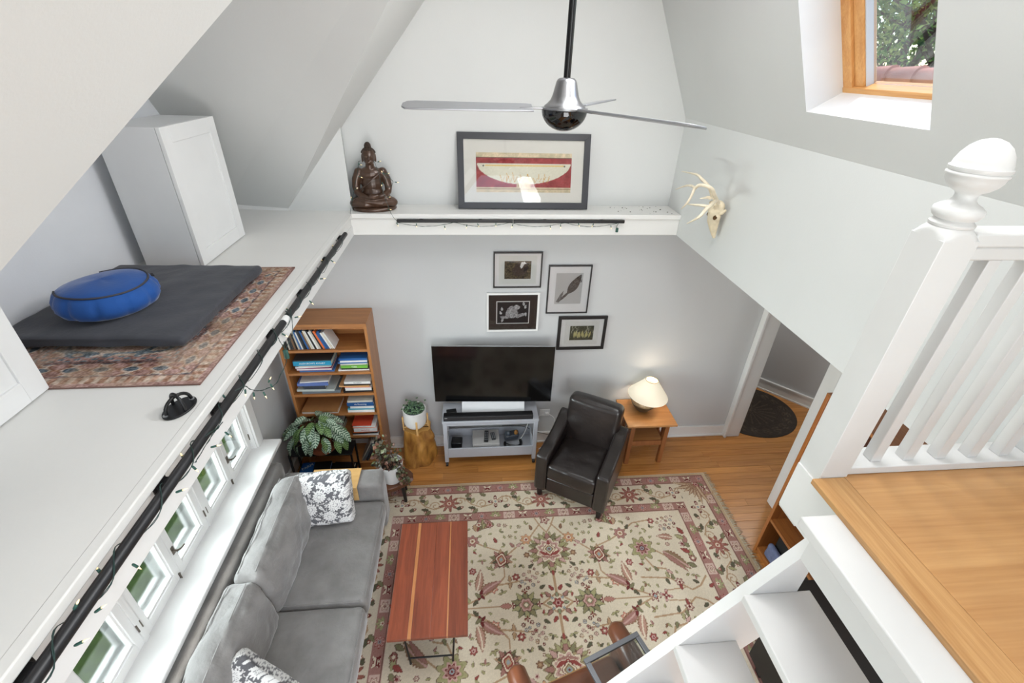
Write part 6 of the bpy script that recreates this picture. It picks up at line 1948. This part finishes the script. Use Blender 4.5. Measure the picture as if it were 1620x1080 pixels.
for sx, sy in ((0.008, 0.046), (-0.010, -0.047)):
    MB().lathe([(0.008, 0.006), (0.008, 0.009), (0.004, 0.0105)], (sx, sy, 0), 10).build('bolt', mat('zinc_bolt', (176, 178, 180), 0.35, 0.8), an, smooth=40)

# ------------------------------------------------------------------ right lower bookcase
rb = thing('low_bookcase', 'open cherry bookcase standing below the landing at the right', 'bookcase', (2.632, 1.80, 0))
RB0 = -0.24
cy = wood('cherry_long', (142, 84, 42), (180, 116, 60), 1, 0.38, 1.0, tone=0.04)
MB().box(-0.195, 0.20, RB0-0.028, 0.555, 1.685, 1.712).build('top', cy, rb, bevel=0.002)
for y_ in (RB0-0.028, 0.527):
    MB().box(-0.194, 0.20, y_, y_+0.028, 0, 1.685).build('side', wood('cherry_side', (148, 86, 42), (184, 118, 60), 2, 0.36, 1.0, tone=0.04), rb, bevel=0.0015)
for z_ in (0.055, 0.42, 0.80, 1.15, 1.45):
    MB().box(-0.190, 0.19, RB0, 0.527, z_-0.026, z_).build('shelf', cy, rb, bevel=0.0015)
MB().box(-0.185, -0.17, RB0, 0.527, 0.0, 0.03).build('kickboard', cy, rb)
MB().box(0.19, 0.20, RB0, 0.527, 0.03, 1.685).build('back_panel', mat('lavender_grey_panel', (158, 162, 176), 0.7), rb)
o = MB().box(-0.03, 0.03, -0.22, 0.22, 0, 0.30).build('box_file', mat('matt_black_card', (26, 25, 25), 0.7), bevel=0.003); place(o, (2.535, 2.02, 0.0555)); tag(o, 'black box file on the bottom shelf of the right bookcase', 'box')
o = soft('folded_blanket', mat('blue_grey_cloth', (104, 112, 142), 0.95, var=0.15, vs=25, bump=0.3, bs=60), None, 0.022, 0.22, 0.075, 0.02, n=16, wr=0.006, ws=10); place(o, (2.475, 2.04, 0.133)); tag(o, 'blue-grey folded cloth at the front of the right bookcase bottom shelf', 'blanket')
# dark cabinet farther right, under the landing
dk = thing('dark_cabinet', 'dark stained wooden cabinet glimpsed below the landing through the balusters', 'cabinet', (2.60, 0.66, 0))
dkw = wood('dark_mahogany', (62, 32, 18), (96, 52, 28), 1, 0.4, 1.0, rnd=False)
MB().box(-0.22, 0.25, -0.45, 0.45, 0.06, 0.98).build('body', dkw, dk, bevel=0.003)
MB().box(-0.24, 0.262, -0.47, 0.47, 0.98, 1.01).build('top', dkw, dk, bevel=0.003)
for s_ in (-1, 1):
    MB().box(-0.232, -0.22, s_*0.225-0.215, s_*0.225+0.215, 0.09, 0.95).build('door', dkw, dk, bevel=0.002)
    for t_ in (-1, 1): MB().box(t_*0.19-0.025, t_*0.19+0.025, s_*0.41-0.025, s_*0.41+0.025, 0, 0.06).build('foot', dkw, dk)
bo = thing('black_cuboid', 'plain black chest seen in the gap below the top stair tread', 'cuboid', (2.12, 0.85, 0.0165))  # black box placed so the gap below the top tread reads black
MB().box(-0.21, 0.21, -0.66, 0.66, 0.05, 0.86).build('body', mat('satin_black', (30, 28, 27), 0.5), bo, bevel=0.006)
MB().box(-0.22, 0.22, -0.67, 0.67, 0.86, 0.90).build('lid', mat('satin_black', (30, 28, 27), 0.5), bo, bevel=0.004)
for sx in (-1, 1):
    for sy in (-0.55, 0.55): MB().box(sx*0.17-0.025, sx*0.17+0.025, sy-0.025, sy+0.025, 0, 0.05).build('foot', blackp, bo)

# ------------------------------------------------------------------ hall mat and wire ornament
q = Canvas(1.12, 1.02, 0.006, (60, 52, 46))
for k in range(20):
    a = 2*PI*k/20
    q.line([(0.10*math.cos(a), 0.09*math.sin(a)), (0.30*math.cos(a), 0.27*math.sin(a))], 0.012, (82, 70, 60))
    for r_ in (0.40,):
        pts = []
        for i in range(16):
            t_ = i/15; aa = a+1.5*PI*t_*2; rr_ = 0.055*(1-0.75*t_)
            pts.append((r_*1.06*math.cos(a)+rr_*math.cos(aa), r_*0.97*math.sin(a)+rr_*math.sin(aa)))
        q.line(pts, 0.010, (82, 70, 60))
q.flower(0, 0, 0.09, 8, [(1, (82, 70, 60)), (0.75, (60, 52, 46)), (0.4, (82, 70, 60))])
q.grain(12, 2)
nr, na = 60, 120
rrr = np.linspace(0, 1, nr); aaa = np.linspace(0, 2*PI, na)
Rr, Aa = np.meshgrid(rrr, aaa, indexing='ij')
PX, PY = 0.54*Rr*np.cos(Aa), 0.49*Rr*np.sin(Aa)
rel_ = q.sample(PX.ravel(), PY.ravel())
P = np.stack([PX, PY, 0.006+(rel_[:, 0].reshape(PX.shape) > 71)*0.0012], -1).reshape(-1, 3)
i = np.arange(nr*na).reshape(nr, na)
f_ = np.stack([i[:-1, :-1], i[1:, :-1], i[1:, 1:], i[:-1, 1:]], -1).reshape(-1, 4)
dm = thing('door_mat', 'oval dark brown rubber mat with scroll pattern in the hall', 'mat', (3.40, 4.19, 0.0008))
link('pile', np_mesh('pile', P, f_, rel_), attr_mat('rubber_mat', 0.9), dm)
MB().prism([(0.545*math.cos(2*PI*k/48), 0.495*math.sin(2*PI*k/48)) for k in range(48)], 2, 0.0, 0.004).build('edge', mat('mat_edge', (52, 45, 40), 0.9), dm)
wo = thing('wire_ornament', 'coiled thin wire ornament on the hall wall beside the door casing', 'ornament', tuple(ha+hd*0.93-nrm*0.02+Vector((0, 0, 0.62))))
for k, (dz, r_) in enumerate(((0.0, 0.045), (0.11, 0.045), (0.22, 0.04))):
    pts = [tuple(hd*(r_*math.cos(a))+Vector((0, 0, dz+r_*math.sin(a)))-nrm*(0.01+0.006*math.sin(a*2))) for a in [2*PI*i/20 for i in range(21)]]
    MB().tube(pts, 0.004, 6).build('coil', mat('grey_wire', (120, 122, 124), 0.4, 0.7), wo, smooth=60)
MB().tube([tuple(Vector((0, 0, -0.06))-nrm*0.006), tuple(Vector((0, 0, 0.30))-nrm*0.006)], 0.004, 6).build('stem', mat('grey_wire', (120, 122, 124), 0.4, 0.7), wo, smooth=60)

# ------------------------------------------------------------------ brown leather chair and glass tray
tan_l = mat('cognac_leather', (112, 66, 42), 0.36, var=0.16, vs=5, bump=0.10, bs=20, coat=0.15)
bc_ = thing('leather_chair', 'brown leather chair with rounded arms at the bottom of the frame', 'armchair', (0.655, 1.035, 0), R(17))
soft('seat', tan_l, bc_, 0.27, 0.30, 0.10, 0.035, M=Tr(0, -0.01, 0.40), n=20, bulge=(0, 0, 0.10))
for s_ in (-1, 1):
    b = MB(); b.tube([(s_*0.34, 0.40, 0.555), (s_*0.34, 0.38, 0.56), (s_*0.34, 0.22, 0.562), (s_*0.34, -0.30, 0.585)], [0.035, 0.058, 0.066, 0.066], 20)
    ao = b.build('arm', tan_l, bc_, smooth=60)
    MB().box(s_*0.34-0.05, s_*0.34+0.05, -0.30, 0.335, 0.14, 0.55).build('arm_panel', tan_l, ao, bevel=0.02)
soft('backrest', tan_l, bc_, 0.28, 0.08, 0.29, 0.05, M=Tr(0, -0.33, 0.60) @ Rot('X', 10), n=16)
MB().box(-0.29, 0.29, -0.30, 0.285, 0.14, 0.30).build('seat_base', tan_l, bc_, bevel=0.01)
b = MB(); b.tube([(-0.255, 0.293, 0.462), (0.255, 0.293, 0.462)], 0.005, 8); b.build('piping', mat('gold_piping', (176, 134, 78), 0.5), bc_, smooth=60)
for sx in (-1, 1):
    for sy in (-0.27, 0.28): MB().box(sx*0.33-0.022, sx*0.33+0.022, sy-0.022, sy+0.022, 0.017, 0.14).build('leg', mat('black_leg', (22, 19, 18), 0.45), bc_)
gt = thing('glass_tray', 'grey metal framed glass tray lying across the brown leather chair arm', 'tray', (0.848, 1.175, 0.654), R(20))
steel = mat('grey_steel', (116, 118, 122), 0.4, 0.6)
for s_ in (-1, 1):
    MB().box(-0.19, 0.19, s_*0.175-0.014, s_*0.175+0.014, 0, 0.022).build('frame_rail', steel, gt, bevel=0.002)
    MB().box(s_*0.176-0.014, s_*0.176+0.014, -0.161, 0.161, 0, 0.0215).build('frame_side', steel, gt, bevel=0.002)
MB().box(-0.163, 0.163, -0.162, 0.162, 0.010, 0.014).build('pane', glass('tray_glass', (236, 240, 240), 1.6), gt)

# ------------------------------------------------------------------ outside the skylight
rt_ = thing('tiled_ridge', 'row of salmon clay ridge tiles on the neighbouring roof outside the skylight', 'roof', (5.0, 5.9, 3.40))
clay = mat('clay_tile', (196, 128, 108), 0.8, var=0.18, vs=4)
dv = Vector((0.1, -1.0, 0)).normalized()
for k in range(-7, 8):
    b = MB()
    pts = [dv*(k*0.36+t_*0.37)+Vector((0, 0, 0.18)) for t_ in (0, 0.8, 1.0)]
    b.tube([tuple(p) for p in pts], [0.095, 0.115, 0.125], 14)
    b.build('ridge_tile', clay, rt_, smooth=50)
MB().box(-0.5, 0.35, -3.4, 3.4, -0.8, 0.07).build('parapet', mat('mortar', (166, 146, 116), 0.9, var=0.2, vs=4), rt_)
MB().box(-1.6, -0.45, -3.4, 3.4, -0.35, -0.02).build('flat_roof', mat('grey_roofing', (150, 152, 156), 0.8, var=0.08), rt_)
rr = np.random.default_rng(4)
leafy = bpy.data.materials.new('tree_leaf'); leafy.use_nodes = True
n = leafy.node_tree.nodes; l = leafy.node_tree.links
n.remove(n['Principled BSDF'])
a_ = n.new('ShaderNodeAttribute'); a_.attribute_name = 'Col'
df = n.new('ShaderNodeBsdfDiffuse'); tl = n.new('ShaderNodeBsdfTranslucent'); mx = n.new('ShaderNodeMixShader'); mx.inputs[0].default_value = 0.45
l.new(a_.outputs['Color'], df.inputs['Color']); l.new(a_.outputs['Color'], tl.inputs['Color'])
l.new(df.outputs[0], mx.inputs[1]); l.new(tl.outputs[0], mx.inputs[2]); l.new(mx.outputs[0], n['Material Output'].inputs['Surface'])
def tree(label, loc, hgt, spread, nl, seed, dens=1.0):
    t = thing('garden_tree', label, 'tree', loc, 0, 'trees beyond the skylight')
    rg = random.Random(seed)
    tr = MB(); tips = []
    def branch(p, d, L, r_, lv):
        q_ = p+d*L
        mid = p+d*L*0.5+Vector((rg.uniform(-1, 1), rg.uniform(-1, 1), 0))*L*0.06
        tr.tube([p, mid, q_], [r_, r_*0.85, r_*0.68], 7)
        if lv == 0:
            tips.append(q_); return
        for _ in range(3):
            nd = (d+Vector((rg.uniform(-1, 1), rg.uniform(-1, 1), rg.uniform(-0.25, 0.6)))*0.85).normalized()
            branch(q_, nd, L*rg.uniform(0.6, 0.8), r_*0.62, lv-1)
        if lv < 3: tips.append(q_)
    branch(Vector((0, 0, 0)), Vector((0, 0, 1)), hgt*0.34, hgt*0.014, 4)
    tr.build('trunk', mat('bark', (84, 66, 52), 0.9, var=0.3, vs=10), t, smooth=60)
    T = np.array([tuple(p) for p in tips])
    ctr = T[rg.choices(range(len(T)), k=nl)] if False else T[np.random.default_rng(seed).integers(0, len(T), nl)]
    r3 = np.random.default_rng(seed+1)
    C_ = ctr+r3.normal(0, spread, (nl, 3))
    s_ = r3.uniform(0.035, 0.075, nl)
    a = r3.normal(0, 1, (nl, 3)); a /= np.linalg.norm(a, axis=1, keepdims=True)
    b_ = np.cross(a, r3.normal(0, 1, (nl, 3))); b_ /= np.linalg.norm(b_, axis=1, keepdims=True)
    V = np.stack([C_-a*s_[:, None], C_+b_*s_[:, None]*0.6, C_+a*s_[:, None], C_-b_*s_[:, None]*0.6], 1).reshape(-1, 3)
    f_ = np.arange(nl*4).reshape(-1, 4)
    pal_ = np.array([[112, 146, 76], [140, 170, 92], [86, 118, 70], [168, 188, 112]])
    cols = np.repeat(pal_[r3.integers(0, 4, nl)]*r3.uniform(0.8, 1.2, (nl, 1)), 4, 0)
    o = link('crown', np_mesh('crown', V, f_, cols), leafy, t); o['kind'] = 'stuff'
tree('leafy tree with bare branching limbs nearest the skylight', (9.4, 11.6, -1.0), 10.5, 0.34, 8000, 21)
tree('dense dark green tree at the right beyond the skylight', (10.5, 10.2, -2.0), 9.5, 0.45, 15000, 33)
tree('broad green tree low behind the tiled ridge', (13.5, 15.6, -3.0), 10.0, 0.55, 7000, 45)
tree('distant green tree between the two nearer trees', (15.0, 16.8, -3.0), 10.5, 0.6, 4000, 57)
